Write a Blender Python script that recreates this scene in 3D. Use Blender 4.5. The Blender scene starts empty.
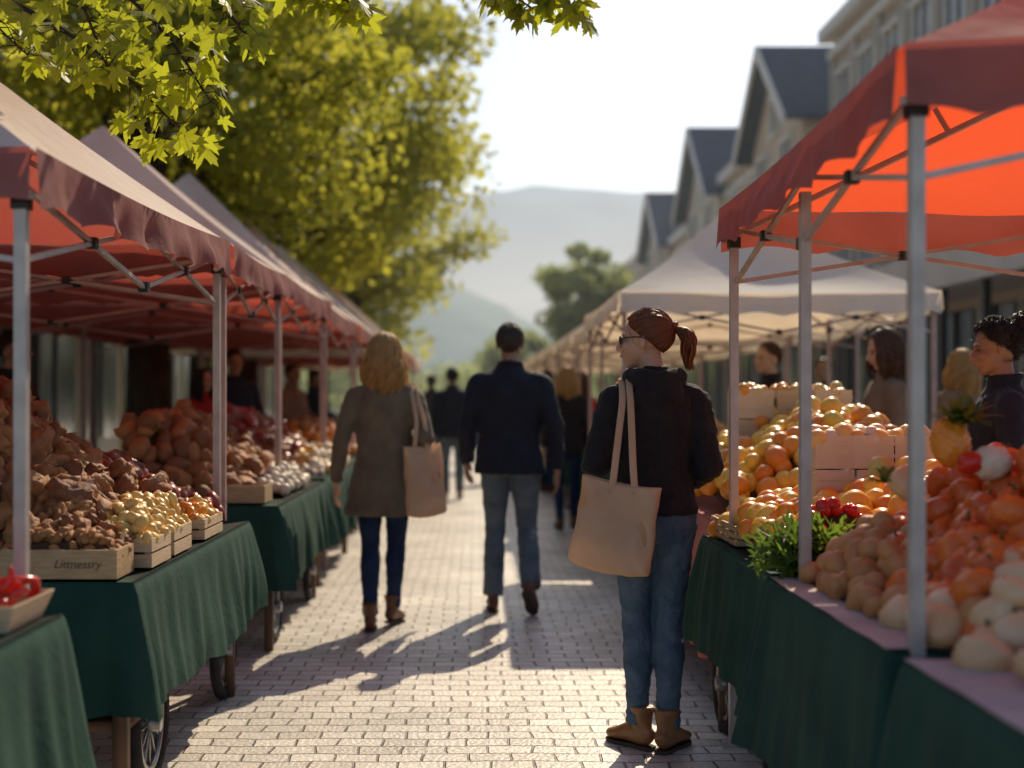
import bpy, bmesh, math, random
import numpy as np
from mathutils import Vector, Matrix, Quaternion, noise
random.seed(7); np.random.seed(7)
R=math.radians
scene=bpy.context.scene
COL=scene.collection

# ------------------------------------------------------------------ materials
def M(name,c1,c2=None,rough=.7,ns=8,bump=0,bs=40,spec=.5,island=False,trans=None,tf=.5,metal=0,stretch=(1,1,1),sheen=0,bdist=.01,distort=0,sss=0):
    m=bpy.data.materials.new(name); m.use_nodes=True
    nt=m.node_tree; N=nt.nodes; L=nt.links
    p=N['Principled BSDF']; out=N['Material Output']
    if rough>=.8: spec=min(spec,.2)
    p.inputs['Roughness'].default_value=rough
    p.inputs['Metallic'].default_value=metal
    p.inputs['Specular IOR Level'].default_value=spec
    if sheen: p.inputs['Sheen Weight'].default_value=sheen
    if sss:
        p.inputs['Subsurface Weight'].default_value=sss
        p.inputs['Subsurface Scale'].default_value=.02
    tc=N.new('ShaderNodeTexCoord'); mp=N.new('ShaderNodeMapping'); mp.inputs['Scale'].default_value=stretch
    L.new(tc.outputs['Object'],mp.inputs['Vector'])
    c1=tuple(c1)+(1,)
    c2=tuple(c2)+(1,) if c2 else tuple(x*.72 for x in c1[:3])+(1,)
    nz=N.new('ShaderNodeTexNoise'); nz.inputs['Scale'].default_value=ns; nz.inputs['Detail'].default_value=5
    nz.inputs['Distortion'].default_value=distort
    L.new(mp.outputs[0],nz.inputs['Vector'])
    rmp=N.new('ShaderNodeMapRange'); rmp.inputs[1].default_value=.3; rmp.inputs[2].default_value=.7
    L.new(nz.outputs[0],rmp.inputs[0])
    fac=rmp.outputs[0]
    if island:
        g=N.new('ShaderNodeNewGeometry')
        ma=N.new('ShaderNodeMath'); ma.operation='MULTIPLY'; ma.inputs[1].default_value=.65
        L.new(g.outputs['Random Per Island'],ma.inputs[0])
        mb=N.new('ShaderNodeMath'); mb.operation='MULTIPLY_ADD'; mb.inputs[1].default_value=.35
        L.new(fac,mb.inputs[0]); L.new(ma.outputs[0],mb.inputs[2]); fac=mb.outputs[0]
    mx=N.new('ShaderNodeMix'); mx.data_type='RGBA'
    mx.inputs[6].default_value=c1; mx.inputs[7].default_value=c2
    L.new(fac,mx.inputs[0]); L.new(mx.outputs[2],p.inputs['Base Color'])
    if bump:
        nb=N.new('ShaderNodeTexNoise'); nb.inputs['Scale'].default_value=bs; nb.inputs['Detail'].default_value=6
        nb.inputs['Distortion'].default_value=distort
        L.new(mp.outputs[0],nb.inputs['Vector'])
        b=N.new('ShaderNodeBump'); b.inputs['Strength'].default_value=bump; b.inputs['Distance'].default_value=bdist
        L.new(nb.outputs[0],b.inputs['Height']); L.new(b.outputs[0],p.inputs['Normal'])
    if trans:
        t=N.new('ShaderNodeBsdfTranslucent'); t.inputs[0].default_value=tuple(trans)+(1,)
        if bump: L.new(b.outputs[0],t.inputs['Normal'])
        ms=N.new('ShaderNodeMixShader'); ms.inputs[0].default_value=tf
        L.new(p.outputs[0],ms.inputs[1]); L.new(t.outputs[0],ms.inputs[2]); L.new(ms.outputs[0],out.inputs[0])
    return m

# ------------------------------------------------------------------ mesh tools
class MB:
    def __init__(s): s.V=[]; s.F=[]; s.M=[]
    def add(s,V,F,mat=0,mtx=None):
        o=len(s.V)
        if mtx is not None: V=[mtx@Vector(v) for v in V]
        s.V+= [tuple(v) for v in V]; s.F+=[tuple(i+o for i in f) for f in F]; s.M+=[mat]*len(F)
    def obj(s,name,mats,parent=None,smooth=True):
        me=bpy.data.meshes.new(name); me.from_pydata(s.V,[],s.F)
        for m in mats: me.materials.append(m)
        me.polygons.foreach_set('material_index',s.M)
        me.polygons.foreach_set('use_smooth',[smooth]*len(s.F)); me.update()
        o=bpy.data.objects.new(name,me); COL.objects.link(o)
        if parent: o.parent=parent
        return o
def empty(name,loc=(0,0,0),yaw=0,s=1):
    e=bpy.data.objects.new(name,None); COL.objects.link(e); e.location=loc; e.rotation_euler=(0,0,yaw); e.scale=(s,s,s); e.empty_display_size=.1
    return e
def box(mb,c0,c1,mat=0,mtx=None):
    x0,y0,z0=c0; x1,y1,z1=c1
    V=[(x0,y0,z0),(x1,y0,z0),(x1,y1,z0),(x0,y1,z0),(x0,y0,z1),(x1,y0,z1),(x1,y1,z1),(x0,y1,z1)]
    F=[(0,3,2,1),(4,5,6,7),(0,1,5,4),(1,2,6,5),(2,3,7,6),(3,0,4,7)]
    mb.add(V,F,mat,mtx)
def cr(P,n):
    P=np.array(P,float); k=len(P)
    if k<3: 
        t=np.linspace(0,1,n)[:,None]; return P[0]*(1-t)+P[-1]*t
    Q=np.vstack([2*P[0]-P[1],P,2*P[-1]-P[-2]]); out=[]
    for u in np.linspace(0,k-1,n):
        i=min(int(u),k-2); t=u-i; a,b,c,d=Q[i],Q[i+1],Q[i+2],Q[i+3]
        out.append(.5*((2*b)+(-a+c)*t+(2*a-5*b+4*c-d)*t*t+(-a+3*b-3*c+d)*t**3))
    return np.array(out)
def rings(mb,secs,n,mat=0,cap=True,mtx=None):
    V=[];F=[]
    for c,ax,ay in secs:
        for i in range(n):
            a=2*math.pi*i/n; V.append(Vector(c)+ax*math.cos(a)+ay*math.sin(a))
    for j in range(len(secs)-1):
        for i in range(n):
            F.append((j*n+i,j*n+(i+1)%n,(j+1)*n+(i+1)%n,(j+1)*n+i))
    if cap:
        V.append(Vector(secs[0][0])); a=len(V)-1
        V.append(Vector(secs[-1][0])); b=len(V)-1; l=(len(secs)-1)*n
        for i in range(n):
            F.append((a,(i+1)%n,i)); F.append((b,l+i,l+(i+1)%n))
    mb.add(V,F,mat,mtx)
def tube(mb,pts,rad,n=10,res=None,mat=0,up=(0,1,0),cap=True,mtx=None):
    D=[]
    for p,r in zip(pts,rad):
        rx,ry=(r if isinstance(r,(tuple,list)) else (r,r)); D.append(list(p)+[rx,ry])
    if res: D=cr(D,res)
    D=np.array(D,float); D[:,3:]=np.maximum(D[:,3:],.0003)
    secs=[]; upv=Vector(up)
    for i in range(len(D)):
        a=D[max(i-1,0),:3]; b=D[min(i+1,len(D)-1),:3]; t=Vector(b-a)
        if t.length<1e-6: t=Vector((0,0,1))
        t.normalize()
        s=upv.cross(t)
        if s.length<.15: s=Vector((1,0,0)).cross(t)
        s.normalize(); u=t.cross(s)
        secs.append((Vector(D[i,:3]),s*D[i,3],u*D[i,4]))
    rings(mb,secs,n,mat,cap,mtx)
_ico={}
def ico(sub):
    if sub not in _ico:
        bm=bmesh.new(); bmesh.ops.create_icosphere(bm,subdivisions=sub,radius=1)
        V=np.array([v.co[:] for v in bm.verts]); F=np.array([[v.index for v in f.verts] for f in bm.faces]); bm.free(); _ico[sub]=(V,F)
    return _ico[sub]
def ell(mb,c,r,sub=3,mat=0,rot=None,mtx=None):
    V,F=ico(sub); V=V*np.array(r)
    if rot is not None: V=np.array([rot@Vector(v) for v in V])
    V=V+np.array(c); mb.add([Vector(v) for v in V],F.tolist(),mat,mtx)
def np_obj(name,V,F,mats,parent=None,smooth=True,midx=None):
    me=bpy.data.meshes.new(name); k=F.shape[1]
    me.vertices.add(len(V)); me.vertices.foreach_set('co',V.astype(np.float32).ravel())
    me.loops.add(F.size); me.loops.foreach_set('vertex_index',F.astype(np.int32).ravel())
    me.polygons.add(len(F)); me.polygons.foreach_set('loop_start',np.arange(0,F.size,k,dtype=np.int32))
    me.polygons.foreach_set('use_smooth',np.full(len(F),smooth))
    for m in mats: me.materials.append(m)
    if midx is not None: me.polygons.foreach_set('material_index',midx.astype(np.int32))
    me.update(calc_edges=True); me.validate()
    o=bpy.data.objects.new(name,me); COL.objects.link(o)
    if parent: o.parent=parent
    return o
def rotm(n):
    q=np.random.normal(size=(n,4)); q/=np.linalg.norm(q,axis=1)[:,None]
    w,x,y,z=q.T
    return np.stack([1-2*(y*y+z*z),2*(x*y-z*w),2*(x*z+y*w),2*(x*y+z*w),1-2*(x*x+z*z),2*(y*z-x*w),2*(x*z-y*w),2*(y*z+x*w),1-2*(x*x+y*y)],1).reshape(n,3,3)

# ------------------------------------------------------------------ palette
m_red=M('canopy_fabric',(.42,.25,.22),(.36,.20,.18),rough=.8,ns=3,bump=.35,bs=9,trans=(.95,.10,.025),tf=.55,bdist=.02)
m_red2=M('canopy_fabric_pale',(.86,.72,.60),(.76,.58,.48),rough=.8,ns=2,bump=.35,bs=9,trans=(.62,.06,.03),tf=.30,bdist=.02)
m_white=M('canopy_fabric_cream',(.80,.77,.72),(.74,.70,.65),rough=.8,ns=2,bump=.3,bs=9,trans=(.86,.68,.48),tf=.42,bdist=.02)
m_val=M('valance_fabric',(.34,.15,.135),(.27,.11,.10),rough=.85,ns=6,bump=.3,bs=25,trans=(.44,.09,.06),tf=.32)
m_alu=M('aluminium_post',(.52,.46,.42),(.40,.34,.31),rough=.42,metal=.3,ns=14)
m_alu2=M('painted_post',(.46,.32,.28),(.34,.23,.20),rough=.5,ns=14)
m_blk=M('black_plastic',(.02,.02,.02),rough=.5)
m_green=M('green_tablecloth',(.022,.068,.048),(.013,.046,.034),rough=.85,ns=5,bump=.3,bs=45)
m_pinkc=M('pink_tablecloth',(.50,.17,.13),(.40,.13,.10),rough=.85,ns=5,bump=.2,bs=30)
m_topc=M('white_table_cover',(.58,.47,.44),(.40,.30,.28),rough=.8,ns=6,bump=.2,bs=30)
m_wood=M('crate_wood',(.52,.34,.18),(.38,.23,.11),rough=.75,ns=5,stretch=(3,3,25),bump=.3,bs=10)
m_woodL=M('pale_crate_wood',(.62,.47,.30),(.5,.35,.21),rough=.75,ns=5,stretch=(3,3,25),bump=.3,bs=10)
m_card=M('cardboard',(.72,.58,.41),(.62,.48,.32),rough=.8,ns=6,bump=.15,bs=40)
m_dwood=M('cart_wood',(.16,.09,.05),(.09,.05,.03),rough=.7,ns=6,bump=.3)
m_rubber=M('rubber',(.02,.02,.02),(.035,.03,.03),rough=.8,ns=20)
m_steel=M('steel',(.3,.3,.3),rough=.4,metal=.8)
m_skin=M('skin',(.60,.34,.22),(.50,.26,.165),rough=.5,ns=12,sss=.15)
m_skin2=M('skin_tan',(.36,.19,.115),(.29,.145,.09),rough=.5,ns=12,sss=.1)
m_jeans=M('denim',(.11,.165,.22),(.04,.075,.12),rough=.85,ns=6,bump=.6,bs=22,bdist=.014,distort=1.4)
m_jeansd=M('dark_denim',(.025,.045,.10),(.015,.025,.06),rough=.85,ns=7,bump=.4,bs=26,distort=1)
m_jeansg=M('grey_denim',(.15,.18,.20),(.085,.11,.13),rough=.85,ns=7,bump=.5,bs=22,distort=1)
m_navy=M('navy_cloth',(.015,.016,.025),(.022,.024,.036),rough=.85,ns=8,bump=.45,bs=18,distort=1,sheen=.05)
m_black=M('black_cloth',(.015,.012,.013),(.024,.02,.021),rough=.85,ns=8,bump=.5,bs=16,distort=1.3,sheen=.05,bdist=.015)
m_taupe=M('taupe_wool',(.18,.135,.09),(.125,.092,.062),rough=.9,ns=10,bump=.4,bs=20,sheen=.15)
m_tan=M('tan_cloth',(.25,.16,.10),(.18,.11,.07),rough=.9,ns=10,bump=.4,bs=20)
m_redc=M('red_cloth',(.4,.03,.03),(.3,.02,.02),rough=.9,ns=10)
m_boot=M('tan_leather',(.34,.15,.05),(.19,.08,.03),rough=.45,ns=14,bump=.2,bs=30)
m_bootd=M('brown_leather',(.18,.06,.022),(.10,.038,.015),rough=.45,ns=14,bump=.2,bs=30)
m_sole=M('sole',(.10,.07,.05),(.05,.035,.03),rough=.8)
m_canvas=M('tote_canvas',(.74,.59,.42),(.62,.47,.32),rough=.9,ns=4,bump=.6,bs=11,trans=(.95,.66,.40),tf=.45,bdist=.02,distort=.8)
m_auburn=M('auburn_hair',(.28,.09,.028),(.11,.035,.013),rough=.38,island=True,ns=20,trans=(.8,.30,.08),tf=.32)
m_blond=M('blond_hair',(.72,.48,.22),(.44,.26,.10),rough=.4,island=True,ns=20,trans=(1,.78,.40),tf=.52)
m_dark=M('dark_hair',(.02,.013,.01),(.035,.02,.014),rough=.45,island=True,ns=20,trans=(.16,.09,.05),tf=.15)
m_brownh=M('brown_hair',(.13,.055,.025),(.08,.035,.018),rough=.45,island=True,ns=20,trans=(.4,.16,.06),tf=.25)
m_greyh=M('greying_hair',(.09,.065,.05),(.035,.026,.022),rough=.5,island=True,ns=20,trans=(.4,.26,.17),tf=.22)
m_eye=M('eye',(.05,.03,.02),rough=.2)
m_lips=M('lips',(.40,.15,.12),rough=.5)
m_glass=M('sunglass_lens',(.008,.008,.01),rough=.08,spec=.7)
m_bark=M('bark',(.09,.065,.045),(.04,.03,.022),rough=.95,ns=6,stretch=(3,3,.7),bump=.8,bs=12,bdist=.04)
m_leafm=M('maple_leaf',(.06,.09,.012),(.10,.12,.02),rough=.5,island=True,ns=30,trans=(.56,.58,.03),tf=.55)
m_leaft=M('tree_leaves',(.09,.12,.014),(.04,.075,.012),rough=.6,island=True,ns=.8,trans=(.70,.67,.08),tf=.52)
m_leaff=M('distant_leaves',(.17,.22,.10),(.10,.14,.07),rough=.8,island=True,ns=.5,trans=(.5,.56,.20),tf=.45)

# ------------------------------------------------------------------ world, sun, camera
w=bpy.data.worlds.new("World"); scene.world=w; w.use_nodes=True
bg=w.node_tree.nodes['Background']; st=w.node_tree.nodes.new('ShaderNodeTexSky'); st.sky_type='NISHITA'
st.sun_disc=False
sd=Vector((.27,.83,.69)).normalized()
el=math.asin(sd.z); st.sun_elevation=el; st.sun_rotation=math.atan2(sd.x,sd.y)
st.dust_density=.9; st.air_density=1.0; st.ozone_density=1.8
w.node_tree.links.new(st.outputs[0],bg.inputs[0]); bg.inputs[1].default_value=.13
sl=bpy.data.lights.new('sun','SUN'); sl.energy=5; sl.angle=R(.5); sl.color=(1,.86,.64)
so=bpy.data.objects.new('sun',sl); COL.objects.link(so); so.rotation_euler=(-sd).to_track_quat('-Z','Y').to_euler()
cam=bpy.data.cameras.new('camera'); co=bpy.data.objects.new('camera',cam); COL.objects.link(co); scene.camera=co
co.location=(0,0,1.33); co.rotation_euler=(R(90),0,0); cam.lens=45; cam.sensor_width=36
cam.shift_x=37/1024; cam.shift_y=16/1024; cam.clip_end=5000; cam.clip_start=.05
cam.dof.use_dof=True; cam.dof.focus_distance=4.7; cam.dof.aperture_fstop=1.35
scene.view_settings.view_transform='Standard'; scene.view_settings.look='None'; scene.view_settings.exposure=0
mh=bpy.data.materials.new('air_haze'); mh.use_nodes=True; nt=mh.node_tree; nt.nodes.remove(nt.nodes['Principled BSDF'])
vs=nt.nodes.new('ShaderNodeVolumeScatter'); vs.inputs['Density'].default_value=.0016; vs.inputs['Anisotropy'].default_value=.45; vs.inputs['Color'].default_value=(.84,.92,1,1)
nt.links.new(vs.outputs[0],nt.nodes['Material Output'].inputs['Volume'])
mb=MB(); box(mb,(-700,14,-2),(700,1500,60)); mb.obj('air_haze',[mh],smooth=False)

# ------------------------------------------------------------------ ground
def sheet(name,x0,x1,y0,y1,z,mat):
    mb=MB(); mb.add([(x0,y0,z),(x1,y0,z),(x1,y1,z),(x0,y1,z)],[(0,1,2,3)]); return mb.obj(name,[mat],smooth=False)
sheet('ground',-2500,2500,-300,2800,0,M('earth_grass',(.10,.12,.06),(.14,.14,.09),rough=.95,ns=.05,bump=.3,bs=3))
def paving():
    m=bpy.data.materials.new('brick_paving'); m.use_nodes=True; nt=m.node_tree; N=nt.nodes; L=nt.links; p=N['Principled BSDF']
    tc=N.new('ShaderNodeTexCoord'); 
    nw=N.new('ShaderNodeTexNoise'); nw.inputs['Scale'].default_value=3.5; nw.inputs['Detail'].default_value=4
    L.new(tc.outputs['Object'],nw.inputs[0])
    vs=N.new('ShaderNodeVectorMath'); vs.operation='SCALE'; vs.inputs[3].default_value=.06; L.new(nw.outputs[1],vs.inputs[0])
    va=N.new('ShaderNodeVectorMath'); va.operation='ADD'; L.new(tc.outputs['Object'],va.inputs[0]); L.new(vs.outputs[0],va.inputs[1])
    b=N.new('ShaderNodeTexBrick'); L.new(va.outputs[0],b.inputs['Vector'])
    b.inputs['Scale'].default_value=1; b.inputs['Brick Width'].default_value=.165; b.inputs['Row Height'].default_value=.105
    b.inputs['Mortar Size'].default_value=.006; b.inputs['Mortar Smooth'].default_value=.7; b.inputs['Bias'].default_value=0
    b.inputs['Color1'].default_value=(.88,.80,.69,1); b.inputs['Color2'].default_value=(.64,.56,.47,1); b.inputs['Mortar'].default_value=(.27,.225,.185,1)
    n2=N.new('ShaderNodeTexNoise'); n2.inputs['Scale'].default_value=1.1; n2.inputs['Detail'].default_value=8; L.new(tc.outputs['Object'],n2.inputs[0])
    mr=N.new('ShaderNodeMapRange'); mr.inputs[1].default_value=.3; mr.inputs[2].default_value=.7; mr.inputs[3].default_value=.7; mr.inputs[4].default_value=1.12
    L.new(n2.outputs[0],mr.inputs[0])
    n3=N.new('ShaderNodeTexNoise'); n3.inputs['Scale'].default_value=60; n3.inputs['Detail'].default_value=6; L.new(tc.outputs['Object'],n3.inputs[0])
    mr3=N.new('ShaderNodeMapRange'); mr3.inputs[1].default_value=.3; mr3.inputs[2].default_value=.7; mr3.inputs[3].default_value=.8; mr3.inputs[4].default_value=1.1
    L.new(n3.outputs[0],mr3.inputs[0])
    mm=N.new('ShaderNodeMath'); mm.operation='MULTIPLY'; L.new(mr.outputs[0],mm.inputs[0]); L.new(mr3.outputs[0],mm.inputs[1])
    mx=N.new('ShaderNodeVectorMath'); mx.operation='SCALE'; L.new(b.outputs[0],mx.inputs[0]); L.new(mm.outputs[0],mx.inputs[3])
    L.new(mx.outputs[0],p.inputs['Base Color']); p.inputs['Roughness'].default_value=.38; p.inputs['Specular IOR Level'].default_value=.8
    inv=N.new('ShaderNodeMath'); inv.operation='MULTIPLY_ADD'; inv.inputs[1].default_value=-1; L.new(b.outputs['Fac'],inv.inputs[0])
    s3=N.new('ShaderNodeMath'); s3.operation='MULTIPLY'; s3.inputs[1].default_value=.5; L.new(n3.outputs[0],s3.inputs[0]); L.new(s3.outputs[0],inv.inputs[2])
    bu=N.new('ShaderNodeBump'); bu.inputs['Strength'].default_value=.9; bu.inputs['Distance'].default_value=.014
    L.new(inv.outputs[0],bu.inputs['Height']); L.new(bu.outputs[0],p.inputs['Normal'])
    return m
sheet('brick_pavement',-10,6.8,-6,140,.004,paving())
mb=MB(); box(mb,(6.8,-6,0),(7.0,140,.13)); box(mb,(-10.2,-6,0),(-10,140,.13)); mb.obj('kerb',[M('kerb_stone',(.32,.30,.28),rough=.9,ns=10,bump=.3)],smooth=False)
sheet('sidewalk',7.0,12,-6,140,.12,M('sidewalk_concrete',(.30,.28,.26),rough=.9,ns=4,bump=.2))

def hill(name,x0,x1,y0,y1,hf,mat,nx=90,ny=30):
    mb=MB(); V=[];F=[]
    for j in range(ny+1):
        for i in range(nx+1):
            x=x0+(x1-x0)*i/nx; y=y0+(y1-y0)*j/ny; V.append((x,y,hf(x,y,j/ny)))
    for j in range(ny):
        for i in range(nx): a=j*(nx+1)+i; F.append((a,a+1,a+nx+2,a+nx+1))
    mb.add(V,F); return mb.obj(name,[mat])
m_h1=M('haze_tinted_hillside',(.24,.36,.47),(.19,.30,.40),rough=1,spec=0,ns=.012)  # distance haze painted in as a blue base colour
m_h2=M('haze_tinted_slope',(.18,.27,.28),(.12,.20,.21),rough=1,spec=0,ns=.05)  # nearer woods, aerial haze mixed into the blue-green base colour
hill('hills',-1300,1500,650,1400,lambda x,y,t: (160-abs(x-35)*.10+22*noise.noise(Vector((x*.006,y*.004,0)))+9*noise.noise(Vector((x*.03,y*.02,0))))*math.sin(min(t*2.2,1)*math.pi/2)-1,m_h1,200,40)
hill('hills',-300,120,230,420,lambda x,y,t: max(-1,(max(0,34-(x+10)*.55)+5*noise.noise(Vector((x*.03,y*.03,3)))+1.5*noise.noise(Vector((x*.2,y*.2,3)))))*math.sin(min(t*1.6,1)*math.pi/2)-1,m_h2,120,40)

# ------------------------------------------------------------------ trees
def tree(name,loc,trunk_h,tr,clusters,nper,lsize,leafmat,crad=.55,lean=(0,0)):
    e=empty(name,loc); rng=np.random
    mb=MB(); top=Vector((lean[0],lean[1],trunk_h))
    tube(mb,[(0,0,-.1),(lean[0]*.2,lean[1]*.2,trunk_h*.3),(lean[0]*.6,lean[1]*.6,trunk_h*.7),tuple(top)],[tr*1.35,tr,tr*.85,tr*.7],n=14,res=10)
    C=np.array(clusters)
    for c in C[::3]:
        v=Vector(c); st_=top*random.uniform(.75,1.0); mid=(st_+v)/2+Vector((random.uniform(-.3,.3),random.uniform(-.3,.3),.35))
        tube(mb,[st_,mid,v],[tr*.38,tr*.2,tr*.05],n=6,res=7)
    mb.obj('trunk',[m_bark],e)
    n=len(C)*nper
    cc=np.repeat(C,nper,0); d=rng.normal(size=(n,3)); d/=np.linalg.norm(d,axis=1)[:,None]
    r=crad*np.cbrt(rng.rand(n))*np.repeat(rng.uniform(.7,1.35,len(C)),nper)
    P=cc+d*r[:,None]*np.array([1.15,1.15,.75])
    Rm=rotm(n); sz=lsize*rng.uniform(.6,1.3,n)
    T=np.array([(0,-.5,0),(.32,0,.06),(0,.6,0),(-.32,0,.06)])
    V=np.einsum('nij,kj->nki',Rm,T)*sz[:,None,None]+P[:,None,:]
    F=np.arange(n*4).reshape(n,4)
    np_obj('foliage',V.reshape(-1,3),F,[leafmat],e,smooth=False)
    return e
def crown(c,r,n,minz=None):
    out=[]
    while len(out)<n:
        d=np.random.normal(size=3); d/=np.linalg.norm(d); q=random.uniform(.35,1)**.6
        p=np.array(c)+d*np.array(r)*q*(1+.22*noise.noise(Vector(d*1.7)+Vector(c)))
        if minz is None or p[2]>minz: out.append(p)
    return out
tree('shade_tree',(-3.7,14.5,0),3.2,.27,crown((.2,.2,5.2),(2.75,2.7,2.1),75,3.0),250,.13,m_leaft,.6)
tree('shade_tree',(-3.8,21,0),3.4,.26,crown((1.0,.2,6.0),(2.75,2.9,2.8),85,2.9),210,.16,m_leaft,.62)
tree('shade_tree',(-5.6,9.5,0),3.2,.25,crown((-.2,0,4.5),(2.5,2.0,1.4),50,3.2),200,.12,m_leaft,.55)
tree('shade_tree',(-6,28,0),3.2,.3,crown((0,0,6),(4.2,3.2,3.7),80,2.2),150,.2,m_leaft,.8)
tree('shade_tree',(-3.8,31,0),3.2,.3,crown((0.8,0,5.6),(2.8,3,3.2),75,2.4),160,.2,m_leaft,.7)
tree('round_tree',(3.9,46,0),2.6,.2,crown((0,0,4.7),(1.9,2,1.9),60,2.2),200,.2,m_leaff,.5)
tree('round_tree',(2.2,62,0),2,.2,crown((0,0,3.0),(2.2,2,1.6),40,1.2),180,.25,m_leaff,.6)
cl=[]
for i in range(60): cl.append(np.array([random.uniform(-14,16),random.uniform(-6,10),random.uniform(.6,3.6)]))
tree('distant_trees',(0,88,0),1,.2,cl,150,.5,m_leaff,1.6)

def leafshape():
    def pol(a,r): return (math.sin(R(a))*r,math.cos(R(a))*r)
    half=[(0,1.0),(9,.74),(14,.78),(20,.52),(30,.40),(44,.66),(55,.92),(62,.68),(70,.72),(78,.44),(90,.32),(108,.50),(122,.58),(135,.30),(165,.16),(180,.10)]
    L=[pol(a,r) for a,r in half]; Rr=[(-x,y) for x,y in L[1:-1]][::-1]
    ring=L+Rr
    V=[(0,0.12,0)]+[(x*1.05,y,-.22*(abs(x)**1.3)-.12*y*y) for x,y in ring]
    F=[(0,i+1,(i+1)%len(ring)+1) for i in range(len(ring))]
    return np.array(V),np.array(F)
LV,LF=leafshape()
maple=empty('maple_tree',(-4.6,5.2,0)); base=Vector((-4.6,5.2,0))
mb=MB(); leaves=[]
tube(mb,[(0,0,-.1),(.05,0,1.5),(.1,0,3.0)],[.24,.19,.16],n=14,res=8)
def wpt(p): return Vector(p)-base
limbs=[
 [(-4.5,5.2,3.0),(-3.2,5.3,3.5),(-2.3,5.1,3.15),(-1.75,5.0,2.68)],
 [(-4.5,5.2,3.0),(-3.0,5.0,3.9),(-1.9,4.9,3.35),(-1.25,4.9,2.80),(-1.0,4.85,2.46)],
 [(-4.5,5.2,3.0),(-3.0,5.2,3.6),(-2.2,5.0,3.1),(-1.5,4.95,2.70),(-1.12,4.9,2.36)],
 [(-4.5,5.2,3.0),(-2.6,5.2,4.0),(-1.2,5.1,3.3),(-.72,5.0,2.98),(-.45,5.0,2.87)],
 [(-4.5,5.2,3.0),(-2.6,5.3,4.2),(-.9,5.2,3.7),(-.1,5.1,3.1),(.22,5.05,2.88)],
 [(-4.5,5.2,3.0),(-3.2,4.7,3.3),(-2.4,4.6,2.9),(-1.85,4.6,2.54)],
 [(-4.5,5.2,3.0),(-2.6,5.3,4.2),(-.7,5.2,3.75),(.15,5.1,3.1),(.42,5.0,2.82)],
 [(-4.5,5.2,3.0),(-3.0,5.1,3.7),(-1.8,4.8,3.3),(-1.5,4.7,2.9),(-1.35,4.7,2.55)],
 [(-4.5,5.2,3.0),(-3.0,5.1,3.8),(-1.7,4.8,3.5),(-1.1,4.7,3.0),(-.85,4.7,2.68)],
]
for li,lb in enumerate(limbs):
    pts=[wpt(p) for p in lb]; C=cr([tuple(p) for p in pts],40)
    tube(mb,[tuple(c) for c in C],[.026*(1-i/40)**1.2+.003 for i in range(40)],n=7)
    for k in range(22,40):
        f=k/39
        for q in range(3 if k>27 else 1):
            o=Vector(C[k]); ln=random.uniform(.06,.26)*(1.2-f*.6)
            d=Vector((random.uniform(-1,1),random.uniform(-1,1),random.uniform(-.75,.35))).normalized()
            if li in(3,4,6): ln*=.6
            e2=o+d*ln
            tube(mb,[o,(o+e2)/2+Vector((0,0,.02)),e2],[.003,.002,.0012],n=4)
            leaves.append((e2,d,random.uniform(.06,.105)))
mb.obj('trunk_and_branches',[m_bark],maple)
V=[];F=[]
for i,(p,d,s_) in enumerate(leaves):
    yax=(d+Vector((0,0,-.7))+Vector((random.gauss(0,.3),random.gauss(0,.3),0))).normalized()
    nrm=Vector((random.gauss(0,.6),random.gauss(-.35,.6),random.uniform(.3,1))); xax=yax.cross(nrm).normalized(); zax=xax.cross(yax)
    A=np.array([xax,yax,zax]).T
    V.append((LV*s_)@A.T+np.array(p)); F.append(LF+i*len(LV))
np_obj('leaves',np.vstack(V),np.vstack(F),[m_leafm],maple,smooth=False)

# ------------------------------------------------------------------ buildings
m_wallA=M('grey_render',(.48,.42,.35),(.40,.35,.29),rough=.9,ns=1,bump=.1)
m_wallB=M('tan_render',(.64,.51,.38),(.54,.43,.32),rough=.9,ns=1,bump=.1)
m_wallC=M('pale_render',(.70,.60,.48),(.62,.52,.42),rough=.9,ns=1,bump=.1)
m_slate=M('slate_roof',(.05,.08,.125),(.035,.055,.09),rough=.95,spec=.1,ns=3,bump=.3,bs=20)
m_trim=M('white_trim',(.74,.69,.61),rough=.7)
m_win=M('window_glass',(.10,.13,.16),(.05,.06,.08),rough=.12,spec=.8,ns=.7)
m_shop=M('shopfront_dark',(.05,.04,.035),(.03,.025,.02),rough=.4,ns=2)
m_band=M('shop_fascia',(.60,.54,.49),(.50,.45,.41),rough=.7,ns=2)
def windows_x(mb,X,y0,y1,ny,zs,dirn=-1,ww=1.0,hh=1.4):
    for zc in zs:
        for i in range(ny):
            yc=y0+(y1-y0)*(i+.5)/ny
            a,b=sorted((X,X+dirn*.03)); box(mb,(a,yc-ww/2,zc-hh/2),(b,yc+ww/2,zc+hh/2),2)
            a,b=sorted((X,X+dirn*.09))
            for (q0,q1,r0,r1) in ((-ww/2-.1,-ww/2,-hh/2,hh/2),(ww/2,ww/2+.1,-hh/2,hh/2),(-.03,.03,-hh/2,hh/2)):
                box(mb,(a,yc+q0,zc+r0),(b,yc+q1,zc+r1),1)
            a,b=sorted((X,X+dirn*.14))
            box(mb,(a,yc-ww/2-.15,zc-hh/2-.12),(b,yc+ww/2+.15,zc-hh/2),1); box(mb,(a,yc-ww/2-.1,zc+hh/2),(b,yc+ww/2+.1,zc+hh/2+.12),1)
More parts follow.
